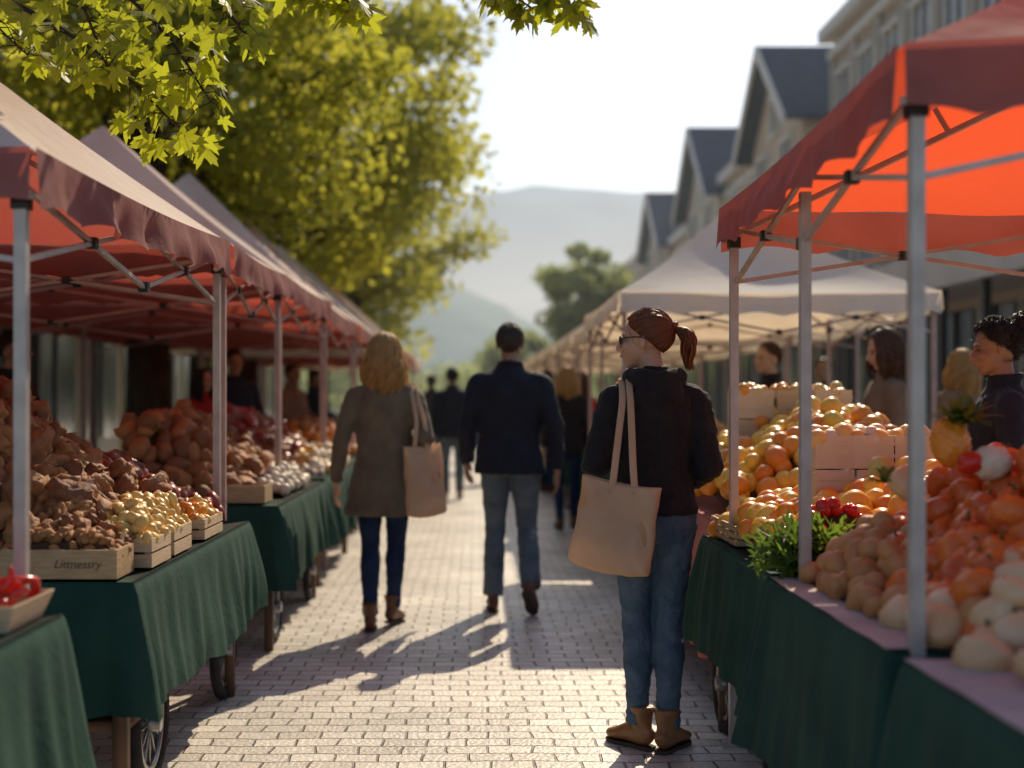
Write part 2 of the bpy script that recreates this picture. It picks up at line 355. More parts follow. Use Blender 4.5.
def windows_y(mb,Y,x0,x1,nx,zs,ww=1.0,hh=1.4):
    for zc in zs:
        for i in range(nx):
            xc=x0+(x1-x0)*(i+.5)/nx
            box(mb,(xc-ww/2,Y-.03,zc-hh/2),(xc+ww/2,Y,zc+hh/2),2)
            for (q0,q1) in ((-ww/2-.1,-ww/2),(ww/2,ww/2+.1),(-.03,.03)):
                box(mb,(xc+q0,Y-.09,zc-hh/2),(xc+q1,Y,zc+hh/2),1)
            box(mb,(xc-ww/2-.15,Y-.14,zc-hh/2-.12),(xc+ww/2+.15,Y,zc-hh/2),1); box(mb,(xc-ww/2-.1,Y-.14,zc+hh/2),(xc+ww/2+.1,Y,zc+hh/2+.12),1)
def block(name,X,y0,y1,H,depth,wall,zs,bays,dirn=1,shop=True,ww=1.0,hh=1.4):
    e=empty(name,(0,0,0)); mb=MB(); x0,x1=sorted((X,X+dirn*depth))
    box(mb,(x0,y0,0),(x1,y1,H),0)
    box(mb,(x0-.35,y0-.35,H),(x1+.35,y1+.35,H+.3),1); box(mb,(x0-.18,y0-.18,H-.45),(x1+.18,y1+.18,H-.25),1)
    box(mb,(x0-.1,y0-.1,H+.3),(x1+.1,y1+.1,H+.55),0)
    windows_x(mb,X,y0,y1,bays,zs,-dirn,ww,hh); windows_y(mb,y0,x0,x1,max(2,int(depth/2.3)),zs,ww,hh)
    for i in range(bays+1):
        yy=y0+(y1-y0)*i/bays; a,b=sorted((X,X-dirn*.12)); box(mb,(a,yy-.16,3.9),(b,yy+.16,H-.45),0)
    if shop:
        a,b=sorted((X,X-dirn*1.3)); box(mb,(a,y0,3.1),(b,y1,3.75),3)
        a,b=sorted((X,X-dirn*.05))
        for i in range(bays):
            ya=y0+(y1-y0)*(i+.08)/bays; yb=y0+(y1-y0)*(i+.92)/bays
            box(mb,(a,ya,.5),(b,yb,2.9),2); box(mb,(a,ya,.13),(b,yb,.5),4)
            c,d=sorted((X,X-dirn*.1)); box(mb,(c,(ya+yb)/2-.05,.5),(d,(ya+yb)/2+.05,2.9),4)
            c,d=sorted((X-dirn*1.1,X-dirn*1.22)); box(mb,(c,ya,.1),(d,ya+.12,3.1),4)
        box(mb,(x0+.5,y0-.05,.4),(x1-.5,y0,2.9),2)
        box(mb,(x0,y0-1.0,3.1),(x1,y0-.002,3.6),3)
    mb.obj('walls_and_windows',[wall,m_trim,m_win,m_band,m_shop],e,smooth=False); return e
block('commercial_building',8.6,15,30.5,9.9,9,m_wallA,[5.3,8.0],9,ww=.9,hh=1.9)
block('shop_building',-8.2,5,60,7.5,6,m_wallA,[5.2],18,dirn=-1)
def gable(name,X,y0,y1,eave,apex,depth,wall):
    e=empty(name); mb=MB(); ym=(y0+y1)/2
    V=[(X,y0,0),(X,y1,0),(X,y1,eave),(X,ym,apex),(X,y0,eave)]; V+= [(X+depth,y,z) for _,y,z in V]
    F=[(0,1,2,3,4),(9,8,7,6,5),(0,4,9,5),(1,6,7,2)]; mb.add(V,F,0)
    windows_x(mb,X,y0,y1,2,[5.0,7.2],-1,1.1,1.3); windows_x(mb,X,ym-.6,ym+.6,1,[eave+.45],-1,.7,.9)
    windows_y(mb,y0,X,X+depth,3,[5.0,7.2])
    box(mb,(X-1.1,y0,3.1),(X,y1,3.6),3); box(mb,(X-.05,y0+.4,.4),(X,y1-.4,2.9),2)
    mb.obj('walls',[wall,m_trim,m_win,m_band,m_shop],e,smooth=False)
    rb=MB(); 
    for s_ in (-1,1):
        ye=y0-.35 if s_<0 else y1+.35; sl_=(apex-eave)/((y1-y0)/2); ze=eave-.35*sl_
        V=[(X-.5,ym,apex+.12),(X+depth+.3,ym,apex+.12),(X+depth+.3,ye,ze+.12),(X-.5,ye,ze+.12)]
        V+=[(a,b,c-.1) for a,b,c in V]
        rb.add(V,[(0,1,2,3),(7,6,5,4),(0,3,7,4),(1,5,6,2),(2,6,7,3)],0)
        V=[(X-.56,ym,apex+.14),(X-.5,ym,apex+.14),(X-.5,ye,ze+.14),(X-.56,ye,ze+.14)]; V+=[(a,b,c-.32) for a,b,c in V]
        rb.add(V,[(0,1,2,3),(7,6,5,4),(0,3,7,4),(1,5,6,2),(2,6,7,3)],1)
    box(rb,(X+3,ym+.3,apex-.8),(X+3.7,ym+.9,apex+.9),1)
    rb.obj('roof',[m_slate,m_trim],e,smooth=False)
gable('gabled_house',7.9,30.9,36.3,8.3,10.5,8,m_wallB)
block('terraced_building',8.2,36.7,41.2,8.3,8,m_wallC,[5,7],2)
gable('gabled_house',7.9,41.6,47.5,8.2,10.7,8,m_wallC)
block('terraced_building',8.2,47.9,52,7.6,8,m_wallB,[5,6.6],2)
gable('gabled_house',7.9,52.4,58.5,7.8,10.2,8,m_wallB)
block('terraced_building',8.2,59,75,8.2,8,m_wallC,[5,7],6)

# ------------------------------------------------------------------ tents
def bar(mb,a,b,r,mat=0):
    a=Vector(a);b=Vector(b);t=(b-a).normalized(); u=Vector((0,0,1)) if abs(t.z)<.9 else Vector((0,1,0)); s=t.cross(u).normalized(); u=s.cross(t)
    V=[]
    for p in(a,b):
        for i,j in((-1,-1),(1,-1),(1,1),(-1,1)): V.append(p+s*r*i+u*r*j)
    mb.add(V,[(0,3,2,1),(4,5,6,7),(0,1,5,4),(1,2,6,5),(2,3,7,6),(3,0,4,7)],mat)
def tent(name,C,apex,roofm,valm,postm,vh=.16,mids=(),det=True,seed=0):
    e=empty(name); C=[Vector(c) for c in C]; A=Vector(apex)
    nt_,ns_=(26,14) if det else (12,8)
    mb=MB()
    for k in range(4):
        P,Q=C[k],C[(k+1)%4]; V=[];F=[]
        for j in range(ns_+1):
            s_=j/ns_
            for i in range(nt_+1):
                t=i/nt_; E=P.lerp(Q,t); p=E.lerp(A,s_)
                p.z-=.13*math.sin(math.pi*s_)*math.sin(math.pi*t)+.05*math.sin(math.pi*s_)+ .02*math.sin(math.pi*t)*(1-s_)
                p.z+=.022*noise.noise(Vector((p.x*2.2+seed,p.y*2.2,k)))*math.sin(math.pi*t)
                V.append(p)
        for j in range(ns_):
            for i in range(nt_): a=j*(nt_+1)+i; F.append((a,a+1,a+nt_+2,a+nt_+1))
        mb.add(V,F,0)
        n=(Q-P).cross(Vector((0,0,1))).normalized(); mid=(C[0]+C[2])/2
        if n.dot(mid-P)>0: n=-n
        m_=70 if det else 24; V=[];F=[]; ln=(Q-P).length
        for j in range(6):
            h=j/5
            for i in range(m_+1):
                t=i/m_; p=P.lerp(Q,t); p.z-=.02*math.sin(math.pi*t)
                sc=.028*abs(math.sin(math.pi*t*ln/.36)) 
                p.z-=vh*h - sc*h - .004
                wv=noise.noise(Vector((t*ln*4.2+seed*3,k*7,h*.8)))+.4*noise.noise(Vector((t*ln*13+seed*3,k*7,h*.8)))
                p+=n*(.012+.055*h*wv*math.sin(math.pi*min(1,t*8,(1-t)*8)/2)+.012*h)
                V.append(p)
        for j in range(5):
            for i in range(m_): a=j*(m_+1)+i; F.append((a,a+1,a+m_+2,a+m_+1))
        mb.add(V,F,1)
    mb.obj('canopy',[roofm,valm],e)
    fb=MB(); r=.0155
    for c in C: 
        q=Vector((c.x,c.y,0)); ins=((C[0]+C[2])/2-c); ins.z=0; ins=ins.normalized()*.05
        bar(fb,q+ins,c+ins-Vector((0,0,.03)),r); bar(fb,q+ins,q+ins+Vector((0,0,.7)),r*1.15)
        box(fb,tuple(q+ins-Vector((.045,.045,0))),tuple(q+ins+Vector((.045,.045,.012))),0)
        if det: box(fb,tuple(c+ins-Vector((.022,.022,.15))),tuple(c+ins+Vector((.022,.022,-.11))),1)
    for (mx_,my_,mz_) in mids: bar(fb,(mx_,my_,0),(mx_,my_,mz_),r)
    for k in range(4):
        P,Q=C[k]+Vector((0,0,-.08)),C[(k+1)%4]+Vector((0,0,-.08)); ctr=((C[0]+C[2])/2); 
        i1=(ctr-P); i1.z=0; i1=i1.normalized()*.06; i2=(ctr-Q); i2.z=0; i2=i2.normalized()*.06
        P=P+i1; Q=Q+i2; dn=Vector((0,0,-.20)); mdl=(P+Q)/2
        if det or k in(0,3):
            for a,b in ((P,mdl+dn),(P+dn,mdl),(mdl,Q+dn),(mdl+dn,Q)): bar(fb,a,b,.0075)
        if det:
            for q in (P.lerp(mdl,.5)+dn/2,Q.lerp(mdl,.5)+dn/2,mdl,mdl+dn):
                box(fb,tuple(q-Vector((.017,.017,.017))),tuple(q+Vector((.017,.017,.017))),1)
    hub=A-Vector((0,0,.45))
    for c in C:
        cc=c+Vector((0,0,-.12)); bar(fb,cc,hub,.009); bar(fb,cc.lerp(hub,.5),A.lerp(c,.55)-Vector((0,0,.08)),.008)
    bar(fb,hub,A-Vector((0,0,.02)),.013)
    fb.obj('frame',[postm,m_blk],e,smooth=False); return e
def rect(x0,x1,y0,y1,z0,z1=None):
    z1=z1 or z0; return [(x0,y0,z0),(x0,y1,z1),(x1,y1,z1),(x1,y0,z0)]
tent('market_canopy',rect(-1.13,-3.9,3.26,5.82,1.97,2.05),(-2.5,4.54,3.12),m_red2,m_val,m_alu,seed=1)
tent('market_canopy',rect(-1.13,-3.9,5.92,7.62,2.05,2.07),(-2.5,6.8,3.0),m_red2,m_val,m_alu2,seed=2)
tent('market_canopy',rect(-1.15,-3.95,7.72,10.15,2.08,2.10),(-2.6,8.95,3.25),m_red2,m_val,m_alu2,seed=3)
yy=10.3
for i in range(6):
    d=2.7
    tent('market_canopy',rect(-1.2+.02*i,-3.95,yy,yy+d-.12,2.1),(-2.6,yy+d/2,3.4),m_red2 if i%3!=2 else m_white,m_val if i%3!=2 else m_white,m_alu2,det=False,seed=4+i); yy+=d
R1=[(.93,2.78,2.10),(.95,4.92,2.06),(3.6,4.92,2.06),(3.6,2.55,2.22)]
tent('market_canopy',R1,(2.3,3.85,3.0),m_red,m_val,m_alu,vh=.165,mids=((.985,3.82,1.95),),seed=21)
tent('market_canopy',rect(1.0,3.2,8.8,11.5,2.08),(2.0,10.1,2.85),m_white,m_white,m_alu2,seed=22)
yy=11.9
for i in range(6):
    d=2.8
    tent('market_canopy',rect(1.15-.03*i,3.6,yy,yy+d-.12,2.1),(2.3,yy+d/2,2.95),m_white,m_white,m_alu2,det=False,seed=30+i); yy+=d

# ------------------------------------------------------------------ tables
def wheel(mb,c,r,mat_t=2,mat_s=3):
    V=[];F=[];n,m_=40,8
    for i in range(n):
        a=2*math.pi*i/n
        for j in range(m_):
            b=2*math.pi*j/m_; rr=r-.028+.028*math.cos(b)
            V.append((c[0]+.024*math.sin(b),c[1]+rr*math.cos(a),c[2]+rr*math.sin(a)))
    for i in range(n):
        for j in range(m_): F.append((i*m_+j,((i+1)%n)*m_+j,((i+1)%n)*m_+(j+1)%m_,i*m_+(j+1)%m_))
    mb.add(V,F,mat_t)
    V=[];F=[]
    for i in range(n):
        a=2*math.pi*i/n
        for rr,xx in((r-.055,-.012),(r-.075,-.012),(r-.075,.012),(r-.055,.012)): V.append((c[0]+xx,c[1]+rr*math.cos(a),c[2]+rr*math.sin(a)))
    for i in range(n):
        for j in range(4): F.append((i*4+j,((i+1)%n)*4+j,((i+1)%n)*4+(j+1)%4,i*4+(j+1)%4))
    mb.add(V,F,mat_s)
    tube(mb,[(c[0]-.04,c[1],c[2]),(c[0]+.04,c[1],c[2])],[.03,.03],n=12,mat=mat_s,up=(0,0,1))
    for i in range(12):
        a=2*math.pi*i/12; tube(mb,[c,(c[0],c[1]+(r-.06)*math.cos(a),c[2]+(r-.06)*math.sin(a))],[.005,.005],n=5,mat=mat_s,up=(1,0,0))
def table(name,x0,x1,y0,y1,zt,zb,clothm,topm=None,wheels=(),seed=0,folds=.055):
    e=empty(name); mb=MB(); L1,L2=abs(x1-x0),abs(y1-y0); xa,xb=min(x0,x1),max(x0,x1)
    per=2*(L1+L2); n=int(per/.012); rows=20; V=[];F=[]
    def pt(u):
        u%=per
        if u<L2: return Vector((xb,y0+u,0)),Vector((1,0,0))
        u-=L2
        if u<L1: return Vector((xb-u,y1,0)),Vector((0,1,0))
        u-=L1
        if u<L2: return Vector((xa,y1-u,0)),Vector((-1,0,0))
        u-=L2
        return Vector((xa+u,y0,0)),Vector((0,-1,0))
    rd=random.Random(seed); ph=[rd.uniform(0,6) for _ in range(6)]
    for j in range(rows+1):
        h=j/rows
        for i in range(n):
            u=per*i/n; p,nn=pt(u)
            p2,n2=pt(u+.05); p3,n3=pt(u-.05); nn=(nn+n2+n3).normalized()
            corner=1 if (n2-n3).length>.1 else 0
            amp=.35+1.3*max(0,noise.noise(Vector((u*1.3,seed*3.3,0)))+.3)
            f=amp*(.6*math.sin(u*17+ph[0]+2.5*math.sin(u*1.9+ph[1])+h*.8)+.42*math.sin(u*41+ph[2]+3*math.sin(u*3)))+.9*noise.noise(Vector((u*2.5,seed,h*1.3)))
            off=.004+ (.02*h+folds*(h**.8)*(.55+.6*f)) + corner*.05*h
            q=p+nn*max(off,.004); q.z=zt-(zt-zb)*h + (.018*math.sin(u*3.3+ph[3])+.010*math.sin(u*11+ph[4]))*h*h
            if j==0: q=p+nn*-.006; q.z=zt
            elif j==1: q=p+nn*.004; q.z=zt-.012
            V.append(q)
    for j in range(rows):
        for i in range(n): F.append((j*n+i,j*n+(i+1)%n,(j+1)*n+(i+1)%n,(j+1)*n+i))
    F.append(tuple(range(n)))
    mb.add(V,F,0); mb.obj('cloth',[clothm],e)
    if topm:
        tb=MB(); nx,ny=14,30; V=[];F=[]
        for j in range(ny+1):
            for i in range(nx+1):
                x=xa+ (xb-xa)*i/nx; y=y0+.01+(y1-y0-.02)*j/ny
                V.append((x,y,zt+.006+.005*noise.noise(Vector((x*6,y*6,seed)))))
        for j in range(ny):
            for i in range(nx): a=j*(nx+1)+i; F.append((a,a+1,a+nx+2,a+nx+1))
        tb.add(V,F,0)
        tb.obj('table_cover',[topm],e)
    lb=MB()
    for x in(xa+.07,xb-.07):
        for y in(y0+.12,y1-.12): box(lb,(x-.022,y-.022,0),(x+.022,y+.022,zt-.03),0)
    box(lb,(xa+.03,y0+.03,zt-.03),(xb-.03,y1-.03,zt-.006),0)
    box(lb,(xa+.05,y0+.1,.30),(xb-.05,y1-.1,.335),0)
    for (wx,wy,wr) in wheels: wheel(lb,(wx,wy,wr),wr)
    lb.obj('frame_and_wheels',[m_dwood,m_dwood,m_rubber,m_steel],e)
    return e
table('market_table',-1.06,-2.0,1.4,3.30,.78,.30,m_green,seed=1)
table('market_cart',-1.03,-2.0,3.86,5.85,.78,.37,m_green,seed=2,wheels=((-1.12,4.4,.22),(-1.12,5.7,.22)))
table('market_cart',-1.02,-2.0,6.65,8.7,.78,.36,m_green,seed=3,wheels=((-1.1,7.0,.2),(-1.1,8.5,.2)))
table('market_table',-1.06,-2.0,9.0,11.2,.78,.3,m_green,seed=4)
table('market_table',-1.15,-2.0,11.8,15,.78,.3,m_green,seed=5)
table('market_table',-1.15,-2.0,16,22,.78,.3,m_green,seed=6)
table('market_table',.90,1.95,.9,2.70,.78,.26,m_green,m_topc,seed=11)
table('market_table',.90,1.95,2.80,3.93,.78,.26,m_green,m_topc,seed=12)
table('market_cart',.93,1.95,4.05,5.25,.78,.34,m_green,seed=13,wheels=((1.0,4.2,.2),(1.0,5.1,.2)))
table('market_table',1.05,2.0,5.55,7.6,.80,.22,m_pinkc,seed=14)
table('market_table',1.15,2.1,8.9,11.3,.78,.25,m_green,seed=15)
table('market_table',1.2,2.1,12,15,.78,.25,m_green,seed=16)
table('market_table',1.2,2.1,16,22,.78,.25,m_green,seed=17)

# ------------------------------------------------------------------ produce
def variants(kind,sub,k=6):
    V,F=ico(sub); out=[]
    for i in range(k):
        W=V.copy(); off=Vector((i*13.1,7.7*i,3))
        if kind=='lump':
            d=np.array([1+.34*noise.noise(Vector(v)*1.5+off)+.13*noise.noise(Vector(v)*3.6+off) for v in V]); W=V*d[:,None]*np.array([1.3,.85,.8])
        elif kind=='root':
            d=np.array([1+.55*noise.noise(Vector(v)*1.7+off)+.28*noise.noise(Vector(v)*4+off) for v in V]); W=V*d[:,None]*np.array([1.35,.8,.7])
        elif kind=='round':
            d=np.array([1+.06*noise.noise(Vector(v)*1.3+off) for v in V]); rr=np.hypot(V[:,0],V[:,1]); W=V*d[:,None]; W[:,2]*=(.93); W[:,2]-=np.sign(V[:,2])*.22*np.exp(-(rr/.22)**2)
        elif kind=='pumpkin':
            a=np.arctan2(V[:,1],V[:,0]); rr=np.hypot(V[:,0],V[:,1]); d=1+.11*np.abs(np.sin(a*4+i))*rr; d*=np.array([1+.12*noise.noise(Vector(v)*1.1+off) for v in V]); W=V*d[:,None]*np.array([1,1,.82]); W[:,2]-=np.sign(V[:,2])*.28*np.exp(-(rr/.3)**2)
        elif kind=='pineapple':
            a=np.arctan2(V[:,1],V[:,0]); d=1+.07*np.abs(np.sin(a*4+V[:,2]*6))*np.abs(np.sin(a*4-V[:,2]*6))*2; W=V*d[:,None]*np.array([.85,.85,1.15])
        elif kind=='loaf':
            d=np.array([1+.16*noise.noise(Vector(v)*1.1+off)+.05*noise.noise(Vector(v)*3+off) for v in V]); W=V*d[:,None]*np.array([1.12,1,.85])
        elif kind=='head':
            d=np.array([1+.20*abs(noise.noise(Vector(v)*3.2+off))+.10*abs(noise.noise(Vector(v)*8+off)) for v in V]); W=V*d[:,None]*np.array([1,1,.85])
        elif kind=='pepper':
            d=np.array([1+.12*noise.noise(Vector(v)*1.2+off) for v in V]); W=V*d[:,None]*np.array([1.9,.55,.55]); W[:,1:]*=(1-.35*(V[:,0:1]*.5+.5)); W[:,2]+=.25*V[:,0]**2
        out.append(W)
    return out,F
def place_items(name,P,size,kind,mats,sub=2,flat=False,parent=None,svar=.22):
    vs,F0=variants(kind,sub); n=len(P); Rm=rotm(n)
    if flat:
        for i in range(n):
            k_=.15 if kind=='pineapple' else .5
            Rm[i]=np.array(Matrix.Rotation(random.uniform(0,6.28),3,'Z')@Matrix.Rotation(random.gauss(0,k_),3,'X')@Matrix.Rotation(random.gauss(0,k_),3,'Y'))
    Vs=[];Fs=[];o=0;mi=[]
    for i in range(n):
        W=vs[i%len(vs)]*size*random.uniform(1-svar,1+svar); Vs.append(W@Rm[i].T+np.array(P[i])); Fs.append(F0+o); o+=len(W)
        mi.append(np.full(len(F0),random.randrange(len(mats))))
    return np_obj(name,np.vstack(Vs),np.vstack(Fs),mats,parent,midx=np.concatenate(mi))
def heap(name,x0,x1,y0,y1,base,hf0,size,kind,mats,core,sub=2,sp=1.5,flat=False,thr=.0,svar=.22,stems=False):
    e=empty(name); P=[]; hf=lambda u,v: hf0(min(1,max(0,u)),min(1,max(0,v)))
    s_=size*sp; nx=max(2,int(abs(x1-x0)/s_)); ny=max(2,int(abs(y1-y0)/s_))
    for j in range(ny+1):
        for i in range(nx+1):
            u=(i+(.5 if j%2 else 0)+random.uniform(-.3,.3))/nx; v=(j+random.uniform(-.3,.3))/ny
            if not(-.02<=u<=1.04 and -.02<=v<=1.02): continue
            h=hf(u,v)
            if h<thr: continue
            P.append((x0+(x1-x0)*u,y0+(y1-y0)*v,base+size*.55+max(0,h-size)+random.uniform(-.25,.45)*size))
            if random.random()<.3 and h>size*2: P.append((P[-1][0]+random.gauss(0,size*.5),P[-1][1]+random.gauss(0,size*.5),P[-1][2]+size*.7))
    place_items('items',P,size,kind,mats,sub,flat,e,svar)
    if stems:
        sb=MB()
        for p in P:
            if random.random()<.5: 
                q=Vector(p)+Vector((0,0,size*.6)); tube(sb,[q,q+Vector((random.gauss(0,.3),random.gauss(0,.3),.5))*size],[size*.13,size*.08],n=6)
        sb.obj('stems',[p_stem],e)
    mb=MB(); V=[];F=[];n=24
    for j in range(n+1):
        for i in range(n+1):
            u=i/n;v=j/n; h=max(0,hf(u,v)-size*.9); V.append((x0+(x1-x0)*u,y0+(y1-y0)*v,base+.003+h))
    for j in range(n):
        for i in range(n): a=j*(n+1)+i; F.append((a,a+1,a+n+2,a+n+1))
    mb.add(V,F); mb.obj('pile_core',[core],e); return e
def bell(H,pu=2,pv=2,cu=.5,cv=.5):
    return lambda u,v: H*max(0,1-abs((u-cu)/max(cu,1-cu))**pu)*max(0,1-abs((v-cv)/max(cv,1-cv))**pv)
def ramp(H0,H1,pv=6,pu=3):
    return lambda u,v: (H0+(H1-H0)*min(1,u/.7)**1.1)*(1-max(0,(u-.7)/.3)**2)*(1-abs(2*v-1)**pv)
p_stem=M('stem',(.10,.10,.03),(.2,.12,.05),rough=.8)
p_brown=M('russet_root',(.32,.12,.038),(.16,.058,.02),rough=.7,island=True,ns=25,bump=.6,bs=50)
p_brown2=M('golden_root',(.46,.20,.06),(.26,.10,.03),rough=.7,island=True,ns=25,bump=.6,bs=50)
p_dred=M('dark_red_fruit',(.34,.05,.03),(.18,.035,.02),rough=.35,island=True,ns=25,bump=.2,bs=40)
p_yel=M('pale_yellow_fruit',(.80,.55,.18),(.70,.40,.09),rough=.4,island=True,ns=20,bump=.2,bs=50)
p_orange=M('orange_fruit',(.86,.36,.03),(.74,.20,.02),rough=.3,island=True,ns=15,bump=.15,bs=90)
p_lemon=M('lemon_skin',(.88,.58,.09),(.84,.42,.04),rough=.3,island=True,ns=15,bump=.15,bs=90)
p_white=M('garlic_white',(.76,.68,.54),(.64,.52,.38),rough=.5,island=True,ns=20,bump=.3,bs=40)
p_red=M('tomato_red',(.70,.02,.012),(.52,.03,.015),rough=.2,island=True,ns=10)
p_pump=M('squash_orange',(.78,.19,.03),(.54,.085,.02),rough=.32,island=True,ns=14,bump=.3,bs=30,distort=1)
p_tanb=M('tan_potato',(.58,.27,.10),(.40,.15,.05),rough=.55,island=True,ns=22,bump=.5,bs=40,distort=1)
p_cream=M('cream_turnip',(.76,.54,.32),(.64,.30,.12),rough=.38,island=True,ns=11,bump=.3,bs=30,distort=1)
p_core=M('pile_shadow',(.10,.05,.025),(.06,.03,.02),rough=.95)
p_herb=M('herb_green',(.07,.13,.03),(.04,.08,.02),rough=.6,island=True,ns=20,trans=(.26,.42,.05),tf=.42)
T=.786
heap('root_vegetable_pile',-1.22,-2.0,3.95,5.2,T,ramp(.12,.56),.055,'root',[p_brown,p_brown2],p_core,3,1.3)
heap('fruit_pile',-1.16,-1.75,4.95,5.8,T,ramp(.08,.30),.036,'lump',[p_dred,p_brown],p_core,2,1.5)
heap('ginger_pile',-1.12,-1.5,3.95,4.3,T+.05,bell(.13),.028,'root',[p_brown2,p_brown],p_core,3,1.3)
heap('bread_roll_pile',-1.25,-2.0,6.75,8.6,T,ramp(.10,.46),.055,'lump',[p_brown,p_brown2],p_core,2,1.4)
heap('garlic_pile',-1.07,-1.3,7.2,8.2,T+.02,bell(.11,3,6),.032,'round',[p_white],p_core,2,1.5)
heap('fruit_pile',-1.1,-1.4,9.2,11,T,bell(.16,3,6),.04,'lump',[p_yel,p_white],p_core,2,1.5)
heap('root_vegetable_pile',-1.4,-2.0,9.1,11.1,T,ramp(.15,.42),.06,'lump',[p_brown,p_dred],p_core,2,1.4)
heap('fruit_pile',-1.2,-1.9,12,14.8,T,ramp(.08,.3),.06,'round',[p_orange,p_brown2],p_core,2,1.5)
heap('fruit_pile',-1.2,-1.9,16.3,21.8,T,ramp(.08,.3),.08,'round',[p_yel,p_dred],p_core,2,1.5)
def crate(name,x0,x1,y0,y1,z0,z1,mat,text=None,slats=2,tx=0):
    e=empty(name); mb=MB(); t=.010; h=(z1-z0)/slats
    for k in range(slats):
        a=z0+k*h+.004; b=z0+(k+1)*h-.004
        box(mb,(x0,y0,a),(x1,y0+t,b)); box(mb,(x0,y1-t,a),(x1,y1,b)); box(mb,(x0,y0+t,a),(x0+t,y1-t,b)); box(mb,(x1-t,y0+t,a),(x1,y1-t,b))
    box(mb,(x0+t,y0+t,z0+.003),(x1-t,y1-t,z0+.014))
    for x in(x0+t,x1-t-.016):
        for y in(y0+t,y1-t-.016): box(mb,(x,y,z0+.015),(x+.016,y+.016,z1))
    mb.obj('slats',[mat],e,smooth=False)
    if text:
        c=bpy.data.curves.new('label','FONT'); c.body=text; c.size=.036; c.align_x='CENTER'; c.align_y='CENTER'; c.shear=.3; c.extrude=.0004
        o=bpy.data.objects.new('label',c); COL.objects.link(o); o.parent=e; o.location=((x0+x1)/2+tx,y0-.0015,(z0+z1)/2); o.rotation_euler=(R(90),0,0); c.materials.append(m_dwood)
    return e
crate('wooden_crate',-1.44,-1.08,3.86,4.05,T,T+.095,m_wood,'Littnessry',1,tx=.06)
crate('wooden_crate',-1.20,-1.04,4.12,4.38,T,T+.10,m_woodL)
crate('wooden_crate',-1.16,-1.045,4.45,4.72,T,T+.10,m_woodL)
crate('wooden_crate',-1.18,-1.045,4.95,5.3,T,T+.085,m_woodL)
crate('wooden_crate',-1.36,-1.1,6.7,6.95,T,T+.10,m_wood,None,1)
heap('sliced_fruit_pile',-1.06,-1.24,4.14,4.72,T+.08,bell(.11,3,6),.022,'lump',[p_yel],p_yel,2,1.3)
heap('orange_pile',-1.06,-1.17,4.97,5.28,T+.06,bell(.07,3,6),.024,'lump',[p_orange,p_yel],p_orange,2,1.4)
heap('root_cutting_pile',-1.1,-1.42,3.89,4.03,T+.06,bell(.07,6,6),.018,'root',[p_brown2],p_core,2,1.3)
e=empty('produce_tray'); mb=MB()
def tray(mb,x0,x1,y0,y1,z0,z1,fl=.025,t=.006):
    o=[(x0,y0),(x1,y0),(x1,y1),(x0,y1)]; O=[(x0-fl,y0-fl),(x1+fl,y0-fl),(x1+fl,y1+fl),(x0-fl,y1+fl)]
    V=[(a,b,z0) for a,b in o]+[(a,b,z1) for a,b in O]+[(a+(t if a<(x0+x1)/2 else -t),b+(t if b<(y0+y1)/2 else -t),z1) for a,b in O]+[(a+(t if a<(x0+x1)/2 else -t),b+(t if b<(y0+y1)/2 else -t),z0+t) for a,b in o]
    F=[(3,2,1,0)]
    for i in range(4):
        j=(i+1)%4; F+=[(i,j,4+j,4+i),(4+i,4+j,8+j,8+i),(8+i,8+j,12+j,12+i)]
    F.append((12,13,14,15)); mb.add(V,F)
tray(mb,-1.42,-1.09,2.98,3.22,T,T+.065); mb.obj('tray',[m_woodL],e,smooth=False)
P=[(random.uniform(-1.42,-1.09),random.uniform(2.97,3.22),T+.06+random.uniform(0,.035)) for _ in range(56)]
place_items('red_pepper_pile',P,.022,'pepper',[p_red],3)
e=empty('price_sign',(-1.31,4.22,1.03)); mb=MB(); box(mb,(-.05,0,-.03),(.05,.004,.03)); box(mb,(-.004,.005,-.16),(.004,.010,-.03)); mb.obj('card',[M('card',(.5,.42,.34))],e,smooth=False)
c=bpy.data.curves.new('lettering','FONT'); c.body='LLLD'; c.size=.034; c.align_x='CENTER'; c.align_y='CENTER'; c.extrude=.0003
o=bpy.data.objects.new('lettering',c); COL.objects.link(o); o.parent=e; o.location=(0,-.001,0); o.rotation_euler=(R(90),0,0); c.materials.append(m_blk)
heap('potato_pile',.99,1.35,3.2,3.9,T,bell(.17,3,3,.5,.5),.036,'loaf',[p_tanb],p_core,3,1.45)
heap('turnip_pile',1.02,1.42,2.6,3.15,T,bell(.13,2.5,3,.6,.5),.052,'loaf',[p_cream,p_cream,p_tanb],p_core,3,1.45,flat=True,stems=True)
heap('squash_pile',1.10,1.95,2.72,3.95,T,lambda u,v:.38*min(1,u/.55+.22)*(1-abs(2*v-1)**4),.046,'pumpkin',[p_pump],p_core,3,1.4,flat=True,stems=True)
heap('turnip_pile',1.06,1.5,2.15,2.5,T,bell(.09,3,3),.045,'loaf',[p_cream],p_core,3,1.5,flat=True)
heap('orange_pile',1.0,1.9,4.1,5.2,T,lambda u,v:(.10+.18*min(1,u/.6))*(1-abs(2*v-1)**5),.043,'round',[p_orange,p_lemon,p_lemon],p_core,3,1.5)
heap('tomato_pile',1.03,1.28,4.06,4.2,T+.11,bell(.09,3,3),.022,'round',[p_red],p_core,3,1.6)
heap('orange_pile',1.12,1.9,5.6,7.5,T+.02,lambda u,v:(.13+.32*min(1,u/.6))*(1-abs(2*v-1)**5),.052,'round',[p_orange,p_lemon],p_core,2,1.5)
heap('fruit_pile',1.25,2.0,9,11.2,T,ramp(.1,.35),.06,'round',[p_orange,p_tanb],p_core,2,1.5)
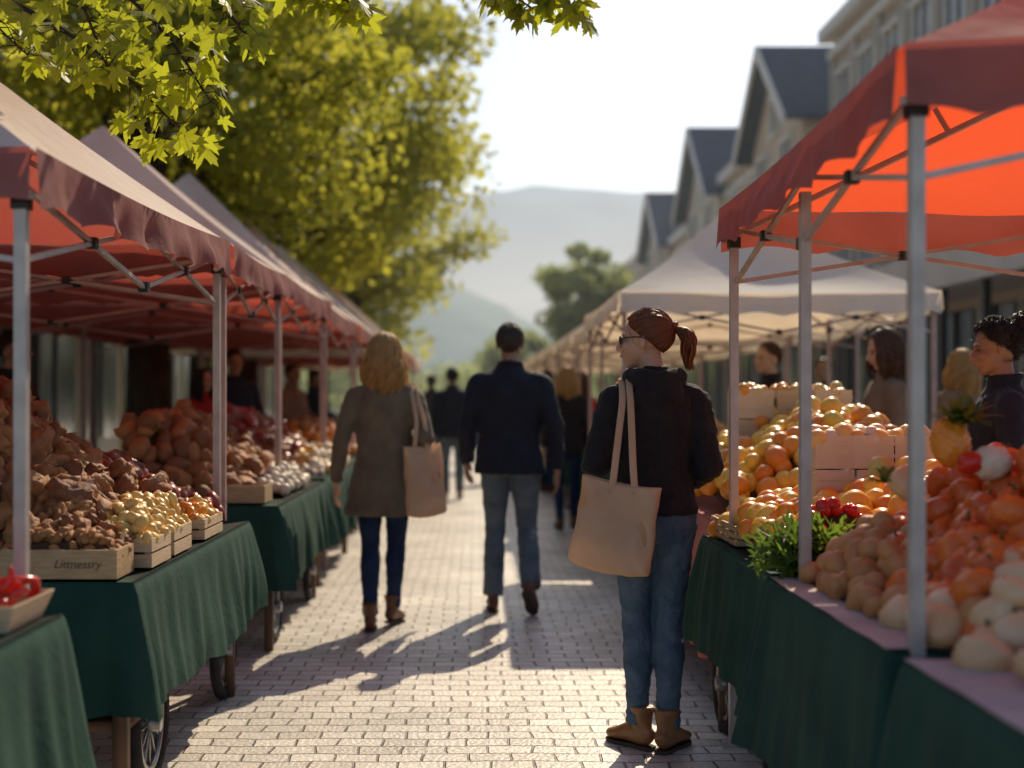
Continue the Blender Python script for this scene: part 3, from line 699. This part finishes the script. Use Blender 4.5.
heap('fruit_pile',1.3,2.0,12.2,14.8,T,ramp(.1,.3),.07,'round',[p_lemon,p_dred],p_core,2,1.5)
crate('wooden_crate',1.02,1.18,4.42,4.6,T,T+.09,m_woodL,None,3)
crate('wooden_crate',.96,1.12,4.72,5.2,T,T+.08,m_wood,None,3)
def carton(name,cx,cy,z0,w_,d_,h_,mat,fill):
    e=empty(name,(cx,cy,z0),random.gauss(0,.05)); mb=MB(); a,b=w_/2,d_/2; t=.008
    box(mb,(-a,-b,0),(a,-b+t,h_)); box(mb,(-a,b-t,0),(a,b,h_)); box(mb,(-a,-b+t,0),(-a+t,b-t,h_)); box(mb,(a-t,-b+t,0),(a,b-t,h_)); box(mb,(-a+t,-b+t,.004),(a-t,b-t,.012))
    for z in (h_*.33,h_*.70):
        box(mb,(-a-.003,-b-.003,z),(a+.003,-b,z+.012)); box(mb,(-a-.003,-b,z),(-a,b,z+.012))
    mb.obj('box',[mat],e,smooth=False)
    P=[(random.uniform(-a*.8,a*.8),random.uniform(-b*.8,b*.8),h_*.85+random.uniform(0,.03)) for _ in range(18)]
    place_items('fruit',P,.034,'round',fill,2,parent=e)
for i,(x,z) in enumerate(((1.30,.17),(1.45,.17),(1.30,.295),(1.45,.295),(1.60,.17),(1.60,.295))): carton('cardboard_box',x,4.74,T+z,.142,.2,.12,m_card,[p_yel,p_white])
for i,(x,z) in enumerate(((1.42,.30),(1.62,.30),(1.82,.30),(1.42,.45),(1.62,.45),(1.82,.45))): carton('cardboard_box',x,6.6,T+z,.185,.22,.145,m_card if i%2 else m_woodL,[p_orange,p_yel])
place_items('pineapple',[(1.285,3.46,1.215)],.058,'pineapple',[p_orange],4,True,svar=.02)
place_items('tomato',[(1.30,3.36,1.165)],.042,'round',[p_red],3,True)
place_items('cauliflower',[(1.36,3.37,1.165)],.048,'head',[p_white],4,True,svar=.05)
place_items('melon',[(1.18,3.5,1.10),(1.15,3.62,1.14)],.045,'loaf',[p_yel,p_cream],3,True)
def leafbunch(name,c,n,ln,wd,mat,up=.6,spread=1):
    mb=MB()
    for i in range(n):
        d=Vector((random.gauss(0,spread),random.gauss(0,spread),random.uniform(.2,1)*up+.1)).normalized(); L_=ln*random.uniform(.6,1.1)
        s=d.cross(Vector((0,0,1))).normalized(); c0=Vector(c)+Vector((random.gauss(0,.012),random.gauss(0,.012),0)); V=[];F=[]; K=6
        for k in range(K+1):
            t=k/K; p=c0+d*L_*t+Vector((0,0,-.35*L_*t*t)); w_=wd*math.sin(math.pi*min(.97,t*.9+.07))*(1+.3*(k%2))
            V+=[p-s*w_,p+Vector((0,0,.25*w_)),p+s*w_]
        for k in range(K):
            a=k*3; F+=[(a,a+1,a+4,a+3),(a+1,a+2,a+5,a+4)]
        mb.add(V,F)
    return mb.obj(name,[mat],smooth=False)
leafbunch('pineapple_crown',(1.31,3.45,1.265),46,.125,.010,p_herb,1.2,.7)
leafbunch('leafy_greens',(1.14,3.55,1.10),22,.08,.010,p_herb,1.0,.7)
mb=MB()
for i in range(1100):
    c=Vector((1.03+random.gauss(0,.06),3.98+random.gauss(0,.05),T+.02+random.random()*.11)); d=Vector((random.gauss(0,1),random.gauss(0,1),random.gauss(.4,.8))).normalized(); s=d.cross(Vector((0,0,1))).normalized()*.0035
    L_=random.uniform(.03,.07); mb.add([c-s,c+s,c+d*L_+s*1.8+Vector((0,0,.01)),c+d*L_*1.4,c+d*L_-s*1.8],[(0,1,2,3,4)])
mb.obj('herb_bunch',[p_herb],smooth=False)

# ------------------------------------------------------------------ people
def remesh(o,vs,it=4,disp=0,dsc=.1,fac=.5,disp2=0,dsc2=.03):
    r=o.modifiers.new('r','REMESH'); r.mode='VOXEL'; r.voxel_size=vs; r.use_smooth_shade=True
    s_=o.modifiers.new('s','SMOOTH'); s_.iterations=it; s_.factor=fac
    for a,b in ((disp,dsc),(disp2,dsc2)):
        if a:
            t=bpy.data.textures.new('w','CLOUDS'); t.noise_scale=b; t.noise_depth=2
            d=o.modifiers.new('d','DISPLACE'); d.texture=t; d.strength=a; d.mid_level=.5; d.texture_coords='LOCAL'
    return o
def headmesh(mb):
    ell(mb,(0,-.014,.026),(.074,.092,.088)); ell(mb,(0,.026,-.034),(.058,.062,.072)); ell(mb,(0,.063,-.09),(.022,.02,.018))
    ell(mb,(0,.045,-.075),(.040,.035,.03))
    tube(mb,[(0,.080,.018),(0,.094,-.006),(0,.106,-.024),(0,.09,-.032)],[.007,.009,.0125,.010],n=10,res=8)
    ell(mb,(.009,.092,-.028),(.008,.009,.007),2); ell(mb,(-.009,.092,-.028),(.008,.009,.007),2)
    ell(mb,(0,.087,-.050),(.021,.011,.006),2); ell(mb,(0,.085,-.060),(.018,.012,.007),2)
    ell(mb,(0,.066,.026),(.05,.02,.013)); 
    for s in(-1,1):
        ell(mb,(s*.036,.058,-.022),(.024,.026,.024),2); ell(mb,(s*.075,-.006,-.008),(.008,.017,.029),2,rot=Matrix.Rotation(s*.35,3,'Z'))
SC=Vector((0,-.015,.028)); SR=Vector((.081,.102,.093))
def sdir(az,el_): return Vector((math.sin(az)*math.cos(el_),math.cos(az)*math.cos(el_),math.sin(el_)))
def sp(d,k=1): return Vector((SC.x+SR.x*d.x*k,SC.y+SR.y*d.y*k,SC.z+SR.z*d.z*k))
def hairline(az,style):
    a=abs((az+math.pi)%(2*math.pi)-math.pi)
    xs=[0,.6,1.1,1.4,1.7,2.1,2.5,3.15]; ys=[46,36,8,-6,-22,-42,-54,-60]
    if style=='short': xs=[0,.6,1.1,1.5,1.9,2.4,3.15]; ys=[46,38,16,4,-20,-46,-54]
    return R(float(np.interp(a,xs,ys)))
def hair(mb,style,rnd):
    n,m_=48,14; V=[];F=[]
    for j in range(m_+1):
        for i in range(n):
            az=2*math.pi*i/n; h0=hairline(az,style); e_=h0+(R(90)-h0)*j/m_; V.append(sp(sdir(az,e_),.975+.03*min(1,j/3)))
    for j in range(m_):
        for i in range(n): F.append((j*n+i,j*n+(i+1)%n,(j+1)*n+(i+1)%n,(j+1)*n+i))
    mb.add(V,F)
    def strand(pts,r,n_=5): 
        k=len(pts); tube(mb,pts,[r*(.6+.5*math.sin(math.pi*i/(k-1))) if i<k-1 else r*.15 for i in range(k)],n=n_)
    if style in('ponytail','bun'):
        T_=sdir(math.pi,R(12)) if style=='ponytail' else sdir(math.pi,R(35))
        for i in range(650):
            az=rnd.uniform(-math.pi,math.pi); e0=hairline(az,style)+rnd.uniform(0,.95)**2*R(60); d0=sdir(az,min(e0,R(88)))
            if d0.dot(T_)<-.98: continue
            k0=rnd.uniform(-.01,.008); bl=rnd.uniform(.004,.03)
            pts=[sp(d0.slerp(T_,t),1.0+k0+bl*math.sin(math.pi*t)) for t in np.linspace(0,.97,8)]
            strand(pts,rnd.uniform(.0016,.0040))
        for i in range(90):
            az=rnd.uniform(-math.pi,math.pi); d0=sdir(az,rnd.uniform(R(-10),R(80))); d1=(d0+Vector((rnd.gauss(0,.3),-.4,rnd.gauss(0,.3)))).normalized()
            q=rnd.uniform(.03,.12)
            strand([sp(d0.slerp(d1,t),1.01+q*t) for t in(0,.35,.7,1)],.0008,4)
        tp=sp(T_,1.02)
        if style=='ponytail':
            tube(mb,[tp+Vector((0,.004,0)),tp+Vector((0,-.016,.0))],[.016,.016],n=12,up=(0,0,1))
            for i in range(230):
                a=rnd.uniform(0,6.28); q=math.sqrt(rnd.random()); ox,oz=math.cos(a)*q,math.sin(a)*q; L_=rnd.uniform(.65,1.15)
                ph=rnd.uniform(0,1.2); pts=[]
                for t in np.linspace(0,1,11):
                    wdt=.011+.022*math.sin(math.pi*min(1,t*.95+.05))
                    y=-.008-.038*math.sin(min(1,t*2.4)*math.pi/2)-.010*t; z=.004*math.sin(min(t*3,1)*math.pi)-.155*(t**1.1)*L_
                    pts.append(tp+Vector((ox*wdt+.008*math.sin(t*8+ph),y+oz*wdt*.8+.010*math.sin(t*8+ph*2),z)))
                strand(pts,rnd.uniform(.0016,.0038))
        else:
            bc=tp+Vector((0,-.03,.01)); ell(mb,bc,(.042,.036,.04),3)
            for i in range(110):
                ax=Vector((rnd.gauss(0,1),rnd.gauss(0,1),rnd.gauss(0,1))).normalized(); s=ax.orthogonal().normalized(); u=ax.cross(s); a0=rnd.uniform(0,6); k_=rnd.uniform(.042,.055)
                strand([bc+(s*math.cos(a0+t)+u*math.sin(a0+t))*k_+ax*rnd.uniform(-.002,.002) for t in np.linspace(0,2.2,7)],.0035)
            for i in range(520):
                az=rnd.uniform(-math.pi,math.pi); h0=hairline(az,style); d0=sdir(az,h0+(R(88)-h0)*rnd.random()); c=sp(d0,1.0); s=d0.orthogonal().normalized(); u=d0.cross(s); a0=rnd.uniform(0,6); rr=rnd.uniform(.006,.014)
                strand([c+s*rr*math.cos(a0+t*5)+u*rr*math.sin(a0+t*5)+d0*(.004+.026*t*rnd.random()) for t in np.linspace(0,1,6)],.0018,4)
    elif style=='short':
        for i in range(900):
            az=rnd.uniform(-math.pi,math.pi); h0=hairline(az,style); e0=h0+(R(88)-h0)*rnd.random()
            d0=sdir(az,e0); az2=az+rnd.gauss(0,.15)+.25*math.sin(az); d1=sdir(az2,e0-R(20)) if abs(az)>.8 else sdir(az2+.5,e0+R(14))
            up_=max(0,math.sin(e0)); k_=.02+.08*up_*rnd.random()
            strand([sp(d0.slerp(d1,t),.985+k_*math.sin(math.pi*min(1,t*.8))+.01*rnd.random()) for t in(0,.35,.7,1)],rnd.uniform(.0015,.0032),4)
    else:
        L_=.26 if style=='long' else .245; amp=.012 if style=='long' else .018; N_=330 if style=='long' else 760
        for i in range(N_):
            az=rnd.choice((-1,1))*rnd.uniform(.75,math.pi); e1=R(-8); lay=rnd.random(); pts=[]; k0=1.02+.16*lay*(1.25 if style=='curly' else .5)
            ph=rnd.uniform(0,6.28); fr=rnd.uniform(6,11)
            for t in np.linspace(0,1,6): 
                e_=R(86)+(e1-R(86))*t; q=sp(sdir(az,e_),k0-.03+.03*t); pts.append(q+Vector((math.sin(ph+t*fr*.6),math.cos(ph+t*fr*.6),0))*amp*.4*t)
            b=pts[-1]; ln=L_*rnd.uniform(.5,1.05)
            for t in np.linspace(.15,1,8):
                out=Vector((b.x,b.y-SC.y,0)).normalized()
                pts.append(b+Vector((0,0,-ln*t))+out*(.028*math.sin(t*3)-.008*t)+Vector((math.sin(ph+t*fr),math.cos(ph+t*fr),0))*amp)
            strand(pts,rnd.uniform(.0018,.005))
def hand(mb,side,mtx,curl=.5,mat=0):
    ps=-side
    tube(mb,[(0,0,.03),(0,0,0),(ps*.004,.002,-.04),(ps*.004,.002,-.085)],[(.019,.024),(.018,.026),(.014,.037),(.012,.037)],n=14,res=8,mtx=mtx,mat=mat)
    for k,(y,l,r_) in enumerate(((-.030,.055,.0072),(-.010,.07,.0082),(.011,.076,.0086),(.031,.068,.0084))):
        p=Vector((ps*.003,y,-.078)); pts=[p]; a=curl*.35; segs=(.42,.33,.25)
        y2=y*.12
        for j,sg in enumerate(segs):
            a+=curl*(.45 if j else .15); p=p+Vector((ps*math.sin(a),y2,-math.cos(a)))*l*sg*1.15; pts.append(p)
        tube(mb,pts,[r_*1.1,r_,r_*.92,r_*.65],n=8,res=10,mtx=mtx,mat=mat)
    tube(mb,[(ps*.006,.018,-.02),(ps*.016,.04,-.048),(ps*.022,.05,-.075),(ps*.024,.05,-.098)],[.014,.011,.0095,.006],n=8,res=9,mtx=mtx,mat=mat)
DEF=dict(hipL=(-.085,0,.90),hipR=(.085,0,.90),knL=(-.095,.02,.49),knR=(.095,.02,.49),anL=(-.10,-.01,.09),anR=(.10,-.01,.09),
 shL=(-.158,-.01,1.355),shR=(.158,-.01,1.355),elL=(-.222,-.04,1.09),elR=(.222,-.04,1.09),wrL=(-.24,.03,.85),wrR=(.24,.03,.85),
 fyL=.12,fyR=-.12,fpL=0,fpR=0,head=(0,.015,1.583),hyaw=0,hpitch=0,twist=0)
def person(name,loc,yaw,s,J={},top=None,pants=None,shoe=None,skin=None,hairm=None,hs='short',fem=True,hem=.80,wide=1.,vs=.012,flare=0,hood=False,boot=False,glasses=False,hands=True,seed=0):
    J={**DEF,**J}; e=empty(name,loc,yaw,s); rnd=random.Random(seed+100)
    V_=lambda k:Vector(J[k])
    mb=MB(); hw=.168 if fem else .165; hd=.125
    hc=(V_('hipL')+V_('hipR'))/2
    secs=[]
    for z,a,b,yo in((.80,.15,.115,-.01),(.86,hw,hd,-.012),(.93,hw*.96,hd*.95,-.008),(1.0,hw*.84,hd*.85,0)):
        secs.append((Vector((hc.x,hc.y+yo,z-.90+hc.z)),Vector((a,0,0)),Vector((0,b,0))))
    rings(mb,secs,24)
    for sd_ in 'LR':
        h,k,a=V_('hip'+sd_),V_('kn'+sd_),V_('an'+sd_); tw=1.0 if fem else 1.08
        up=h+Vector((0,0,.03)); m1=h.lerp(k,.42)+Vector((0,.008,0)); m0=h.lerp(k,.1); c1=k.lerp(a,.32)+Vector((0,-.018,0)); c2=k.lerp(a,.72)
        lo=.044 if fem else .060
        tube(mb,[up,m0,m1,k,c1,c2,a],[(.088*tw,.10*tw),(.089*tw,.10*tw),(.078*tw,.086*tw),(.056*tw,.060*tw),(.058*tw,.062*tw),(lo+.001,lo+.002),(lo,lo+.003)],n=18,res=22,up=(0,1,0))
        for q,rr in((-.06,.012),(.03,.013),(.72,.006),(.80,.005),(.87,.008),(.94,.007)):
            c=k.lerp(a,q)
            ell(mb,c,(lo+rr,lo+rr+.003,.010),2,rot=Matrix.Rotation(rnd.uniform(-.35,.35),3,'Y')@Matrix.Rotation(rnd.uniform(-.3,.3),3,'X'))
    remesh(mb.obj('trousers',[pants],e),vs*.8,2,.010,.06,disp2=.008 if vs<.013 else 0,dsc2=.025)
    mb=MB(); secs=[]
    bw=wide*(.97 if fem else 1.08)
    prof=[(hem,.178+flare,.138+flare*.8,-.008),(hem+.03,.18+flare,.14+flare*.8,-.008),(.92,.172,.13,-.008),(1.02,.155,.118,0),(1.12,.156,.118,.005),(1.24,.170,.126,.0),(1.32,.170,.116,-.008),(1.37,.145,.094,-.014),(1.405,.103,.078,-.018),(1.44,.070,.066,-.015),(1.475,.056,.058,-.012)]
    if not fem: prof=[(z,a*(1.0 if z<1.1 else 1.05),b*1.02,y) for z,a,b,y in prof]
    if hem<.75: prof.insert(2,(.80,.176+flare*.6,.135+flare*.5,-.008))
    P=cr([[z,a*bw,b,y] for z,a,b,y in prof],30)
    for z,a,b,y in P: secs.append((Vector((hc.x*max(0,1-(z-.9)*1.5),y,z)),Vector((a,0,0)),Vector((0,b,0))))
    rings(mb,secs,28)
    for sd_,sg in(('L',-1),('R',1)):
        s0,el_,wr=V_('sh'+sd_),V_('el'+sd_),V_('wr'+sd_); s0.x*=bw
        inn=Vector((s0.x*.5,s0.y,s0.z+.015)); q=1.0 if fem else 1.08
        tube(mb,[inn,s0+Vector((0,0,-.012)),s0.lerp(el_,.35),s0.lerp(el_,.8),el_,el_.lerp(wr,.3),el_.lerp(wr,.7),wr],[(.050*q,.052*q),(.059*q,.064*q),(.057*q,.061*q),(.050*q,.053*q),(.049*q,.052*q),(.050*q,.051*q),(.042*q,.042*q),(.037*q,.037*q)],n=16,res=26,up=(0,1,0))
        for t_ in(.70,.82,.9,1.0):
            p=s0.lerp(el_,t_); ell(mb,p,(.055*q,.057*q,.010),2,rot=Matrix.Rotation(rnd.uniform(-.5,.5),3,'Y'))
        for t_ in(.12,.3,.75,.9): p=el_.lerp(wr,t_); ell(mb,p,(.047*q,.049*q,.010),2,rot=Matrix.Rotation(rnd.uniform(-.5,.5),3,'Y'))
    if hood:
        tube(mb,[(-.085,.05,1.41),(-.098,-.03,1.435),(-.075,-.095,1.435),(0,-.125,1.42),(.075,-.095,1.435),(.098,-.03,1.435),(.085,.05,1.41)],[.02,.028,.034,.038,.034,.028,.02],n=12,res=20,up=(0,0,1))
        ell(mb,(0,-.118,1.365),(.092,.038,.068)); ell(mb,(0,-.105,1.30),(.045,.035,.05))
        rings(mb,[(Vector((0,-.008,hem)),Vector((.168,0,0)),Vector((0,.128,0))),(Vector((0,-.008,hem+.045)),Vector((.172,0,0)),Vector((0,.132,0)))],28)
    else:
        tube(mb,[(-.055,.045,1.44),(-.068,-.02,1.46),(-.045,-.075,1.47),(0,-.09,1.472),(.045,-.075,1.47),(.068,-.02,1.46),(.055,.045,1.44)],[.015]*7,n=10,res=20,up=(0,0,1))
        rings(mb,[(Vector((0,-.008,hem-.004)),Vector(((.182+flare)*bw,0,0)),Vector((0,.142+flare*.8,0))),(Vector((0,-.008,hem+.03)),Vector(((.182+flare)*bw,0,0)),Vector((0,.142+flare*.8,0)))],28)
    remesh(mb.obj('jacket',[top],e),vs,2,.018,.09,disp2=.014 if vs<.013 else 0,dsc2=.035)
    hm=Matrix.Translation(V_('head'))@Matrix.Rotation(J['hyaw'],4,'Z')@Matrix.Rotation(J['hpitch'],4,'X')
    mb=MB(); headmesh(mb); V2=mb.V; mb.V=[tuple(hm@Vector(v)) for v in V2]
    nk=hm@Vector((0,-.012,-.06)); tube(mb,[nk,nk.lerp(Vector((0,-.02,1.42)),.5),(0,-.02,1.40)],[(.048,.050),(.048,.050),(.058,.058)],n=16,res=8)
    remesh(mb.obj('head',[skin],e),min(.0045,vs*.5),3)
    mb=MB()
    if glasses:
        for sg in(-1,1):
            ell(mb,(sg*.031,.089,.004),(.026,.006,.019),3,rot=Matrix.Rotation(-sg*.28,3,'Z'),mtx=hm)
            tube(mb,[(sg*.056,.082,.010),(sg*.072,.05,.012),(sg*.081,.0,.010),(sg*.080,-.02,.0)],[.0035,.003,.003,.003],n=6,res=10,mtx=hm)
        tube(mb,[(-.01,.096,.008),(0,.099,.009),(.01,.096,.008)],[.003]*3,n=6,mtx=hm); mb.obj('sunglasses',[m_glass],e)
    else:
        for sg in(-1,1): ell(mb,(sg*.030,.081,.003),(.0105,.008,.0045),2,mtx=hm); tube(mb,[(sg*.016,.086,.021),(sg*.03,.086,.024),(sg*.046,.077,.019)],[.0012,.0022,.0012],n=5,mtx=hm)
        mb.obj('eyes_and_brows',[m_eye],e)
    mb=MB(); ell(mb,(0,.0945,-.055),(.017,.006,.006),2,mtx=hm); mb.obj('lips',[m_lips],e)
    mb=MB(); hair(mb,hs,rnd); mb.V=[tuple(hm@Vector(v)) for v in mb.V]; mb.obj('hair',[hairm],e)
    if hands:
        mb=MB()
        for sd_,sg in(('L',-1),('R',1)):
            el_,wr=V_('el'+sd_),V_('wr'+sd_); d=(wr-el_).normalized(); q=Vector((0,0,-1)).rotation_difference(d)
            hand(mb,sg,Matrix.Translation(wr+d*.015)@q.to_matrix().to_4x4(),J.get('curl'+sd_,.6))
        remesh(mb.obj('hands',[skin],e),.0035 if vs<.013 else .005,2)
    mb=MB(); sb=MB()
    for sd_,sg in(('L',-1),('R',1)):
        a=V_('an'+sd_); Rm=Matrix.Rotation(J['fy'+sd_],4,'Z')@Matrix.Rotation(J['fp'+sd_],4,'X')
        mt=Matrix.Translation(a-(Rm@Vector((0,0,.09))))@Rm
        tube(mb,[(0,-.070,.045),(0,-.055,.05),(0,-.01,.056),(0,.05,.052),(0,.095,.040),(0,.135,.034),(0,.155,.030)],[(.020,.022),(.031,.036),(.034,.044),(.035,.036),(.039,.026),(.033,.019),(.016,.010)],n=16,res=18,up=(0,0,1),mtx=mt)
        tube(mb,[(0,-.03,.05),(0,-.018,.10),(0,-.018,.165 if boot else .115)],[(.034,.040),(.037,.042),(.049,.051) if boot else (.042,.046)],n=16,res=8,mtx=mt)
        outl=[(-.076,.0),(-.070,.024),(-.04,.031),(.02,.028),(.085,.038),(.13,.033),(.154,.016),(.158,0)]
        full=[(y,x) for y,x in outl]+[(y,-x) for y,x in outl[::-1][1:-1]]
        n=len(full); V=[(x,y,0) for y,x in full]+[(x,y,.014) for y,x in full]; F=[tuple(range(n))[::-1],tuple(range(n,2*n))]+[(i,(i+1)%n,n+(i+1)%n,n+i) for i in range(n)]
        sb.add(V,F,0,mt)
    remesh(mb.obj('shoes',[shoe],e),.006,3,.004,.03); sb.obj('soles',[m_sole],e,smooth=False)
    return e
def tote(parent,c,w_,h_,t_,yaw,roll=0,mtl=m_canvas,straps=()):
    mb=MB(); n=64; rows=30; V=[];F=[]; mt=Matrix.Translation(c)@Matrix.Rotation(yaw,4,'Z')@Matrix.Rotation(roll,4,'Y')
    for j in range(rows+1):
        z=-h_/2+h_*j/rows; tt=t_*(1-.45*j/rows)*(.35 if j==0 else .75 if j==1 else 1)
        for i in range(n):
            a=2*math.pi*i/n; x=math.copysign(abs(math.cos(a))**.45,math.cos(a))*w_/2*(1-.05*j/rows-(.03 if j==0 else 0)); y=math.copysign(abs(math.sin(a))**.7,math.sin(a))*tt/2
            fr=j/rows
            wr=.022*noise.noise(Vector((x*7,z*5,y*9)))+.012*noise.noise(Vector((x*22+z*9,z*12,y*9)))+.009*math.sin(x*30+z*14)*fr
            V.append((x+.008*noise.noise(Vector((z*9,y*9,2))),y+wr*(1 if y>0 else 1.6),z+ .014*math.cos(x/w_*math.pi)*(-1 if j==rows else 0)-.022*(1-(2*x/w_)**2)*(1-fr)))
    for j in range(rows):
        for i in range(n): F.append((j*n+i,j*n+(i+1)%n,(j+1)*n+(i+1)%n,(j+1)*n+i))
    F.append(tuple(range(n))[::-1]); 
    o=len(V); V+=[(x*.98,y*.9,z) for x,y,z in V[rows*n:rows*n+n]]+[(x*.95,y*.5,z+.03) for x,y,z in V[5*n:6*n]]
    for i in range(n): F.append((rows*n+i,rows*n+(i+1)%n,o+(i+1)%n,o+i)); F.append((o+i,o+(i+1)%n,o+n+(i+1)%n,o+n+i))
    F.append(tuple(range(o+n,o+2*n)))
    mb.add(V,F,0,mt)
    for st_ in straps: tube(mb,st_,[(.0135,.0022)]*len(st_),n=8,res=40,up=(0,1,0))
    return mb.obj('tote_bag',[mtl],parent)

W=person('woman_with_ponytail',(.68,4.88,.006),R(4),.985,dict(hyaw=R(66),hpitch=R(-3),head=(-.032,.01,1.575),
  elL=(-.240,-.05,1.09),wrL=(-.13,.17,1.11),elR=(.205,-.07,1.09),wrR=(.17,.16,1.01),
  hipL=(-.076,0,.90),hipR=(.080,0,.90),knL=(-.060,.03,.49),knR=(.058,.0,.49),anL=(-.058,.01,.09),anR=(.048,-.05,.09),fyL=R(38),fyR=R(-40)),
  top=m_black,pants=m_jeans,shoe=m_boot,skin=m_skin,hairm=m_auburn,hs='ponytail',hem=.905,vs=.008,hood=True,boot=True,glasses=True,seed=1)
tote(W,(-.185,-.205,.885),.31,.325,.13,R(-24),R(9),straps=(
  [(-.205,-.23,1.00),(-.190,-.22,1.10),(-.165,-.175,1.24),(-.145,-.13,1.34),(-.135,-.06,1.41),(-.13,.0,1.42),(-.13,.07,1.385),(-.14,.12,1.3),(-.2,.13,1.1)],
  [(-.125,-.27,1.00),(-.126,-.24,1.10),(-.122,-.19,1.24),(-.115,-.13,1.35),(-.108,-.06,1.422),(-.10,.0,1.43),(-.10,.07,1.395),(-.1,.12,1.3),(-.15,.13,1.1)]))
W2=person('woman_in_coat',(-.53,7.45,.006),R(2),1.0,dict(hyaw=R(10),wrL=(-.28,.04,.85),elL=(-.245,-.05,1.09),elR=(.245,-.08,1.10),wrR=(.20,.12,1.05),
  knL=(-.080,.03,.49),knR=(.070,.07,.50),anL=(-.075,-.10,.09),anR=(.05,.10,.10),fyL=.0,fyR=-.35,fpR=R(-6),curlR=1.2),
  top=m_taupe,pants=m_jeansd,shoe=m_bootd,skin=m_skin,hairm=m_blond,hs='curly',hem=.66,flare=.035,wide=1.08,boot=True,seed=2)
tote(W2,(.235,-.10,.87),.25,.40,.10,R(25),R(-4),straps=([(.18,-.13,1.05),(.19,-.12,1.2),(.165,-.08,1.35),(.15,0,1.415),(.16,.08,1.35),(.2,.1,1.1)],[(.25,-.12,1.05),(.235,-.11,1.2),(.19,-.07,1.35),(.18,.01,1.405),(.19,.08,1.34),(.25,.1,1.1)]))
person('man_in_jacket',(.22,8.05,.006),R(-3),1.06,dict(hyaw=R(-4),knL=(-.09,.06,.49),anL=(-.10,-.02,.09),knR=(.10,.07,.50),anR=(.125,-.20,.17),fpR=R(-42),fyR=-.25,fyL=.1,
  elL=(-.255,-.03,1.09),wrL=(-.265,.12,.88),elR=(.265,-.05,1.09),wrR=(.28,.0,.84)),
  top=m_navy,pants=m_jeansg,shoe=m_bootd,skin=m_skin2,hairm=m_greyh,hs='short',fem=False,hem=.82,wide=1.09,seed=3)
lo=dict(vs=.018)
walk=dict(knR=(.09,.08,.49),anR=(.09,.12,.10),anL=(-.09,-.12,.1))
def extra(name,x,y,yaw,s,top,hm_,hs,fem,seed,J={},skin=None,pants=None,hem=.80):
    person(name,(x,y,.006),R(yaw),s,J,top=top,pants=pants or m_jeansd,shoe=m_bootd,skin=skin or (m_skin if fem else m_skin2),hairm=hm_,hs=hs,fem=fem,seed=seed,hem=hem,**lo)
arm=dict(elL=(-.24,.02,1.10),wrL=(-.16,.24,1.05),elR=(.24,.02,1.10),wrR=(.16,.24,1.02))
extra('pedestrian_woman',.95,13.2,5,.98,m_black,m_blond,'long',True,4,walk)
extra('pedestrian_man',-.30,17,0,1.03,m_navy,m_dark,'short',False,5,walk,pants=m_jeansg)
extra('pedestrian_woman',1.28,15.5,30,.98,m_redc,m_brownh,'long',True,6)
extra('pedestrian_man',-.05,24,180,1.03,m_tan,m_dark,'short',False,15,walk)
extra('pedestrian_woman',.55,21,170,.98,m_taupe,m_brownh,'long',True,16,walk)
extra('pedestrian_man',-.75,22,5,1.03,m_black,m_dark,'short',False,18,walk)
extra('pedestrian_woman',.2,28,0,.98,m_redc,m_blond,'long',True,19,walk)
extra('pedestrian_man',.95,30,10,1.04,m_navy,m_brownh,'short',False,20,walk)
extra('pedestrian_woman',-.6,33,0,.98,m_white,m_dark,'long',True,21,walk)
extra('pedestrian_man',1.05,18.5,-60,1.03,m_black,m_dark,'short',False,22,arm)
extra('vendor_man',-2.3,12.2,-150,1.06,m_navy,m_dark,'short',False,7,dict(arm,hpitch=R(-12)))
extra('vendor_woman',-2.55,12.0,-130,.95,m_redc,m_dark,'long',True,8,arm)
extra('vendor_man',-2.85,7.9,-100,1.03,m_black,m_dark,'short',False,9,arm)
extra('vendor_man',-2.2,15.4,-120,1.03,m_tan,m_dark,'short',False,10,arm)
extra('vendor_man',-2.3,18.5,-110,1.03,m_navy,m_dark,'short',False,24,arm)
extra('vendor_man',2.3,10.0,110,1.04,m_black,m_brownh,'short',False,11,arm,skin=m_skin)
extra('pedestrian_man',3.6,13.2,150,1.03,m_navy,m_dark,'short',False,12)
extra('vendor_woman',2.5,7.8,95,1.03,m_tan,m_brownh,'long',True,13,dict(arm,hpitch=R(-18)))
extra('pedestrian_woman',3.5,9.2,15,.99,m_tan,m_blond,'long',True,14)
extra('pedestrian_woman',4.6,12.0,60,.99,m_black,m_brownh,'long',True,25)
person('vendor_woman',(2.17,5.3,.006),R(82),.97,dict(arm,hpitch=R(-8)),top=m_navy,pants=m_jeansd,shoe=m_bootd,skin=m_skin2,hairm=m_dark,hs='bun',seed=17,vs=.012)
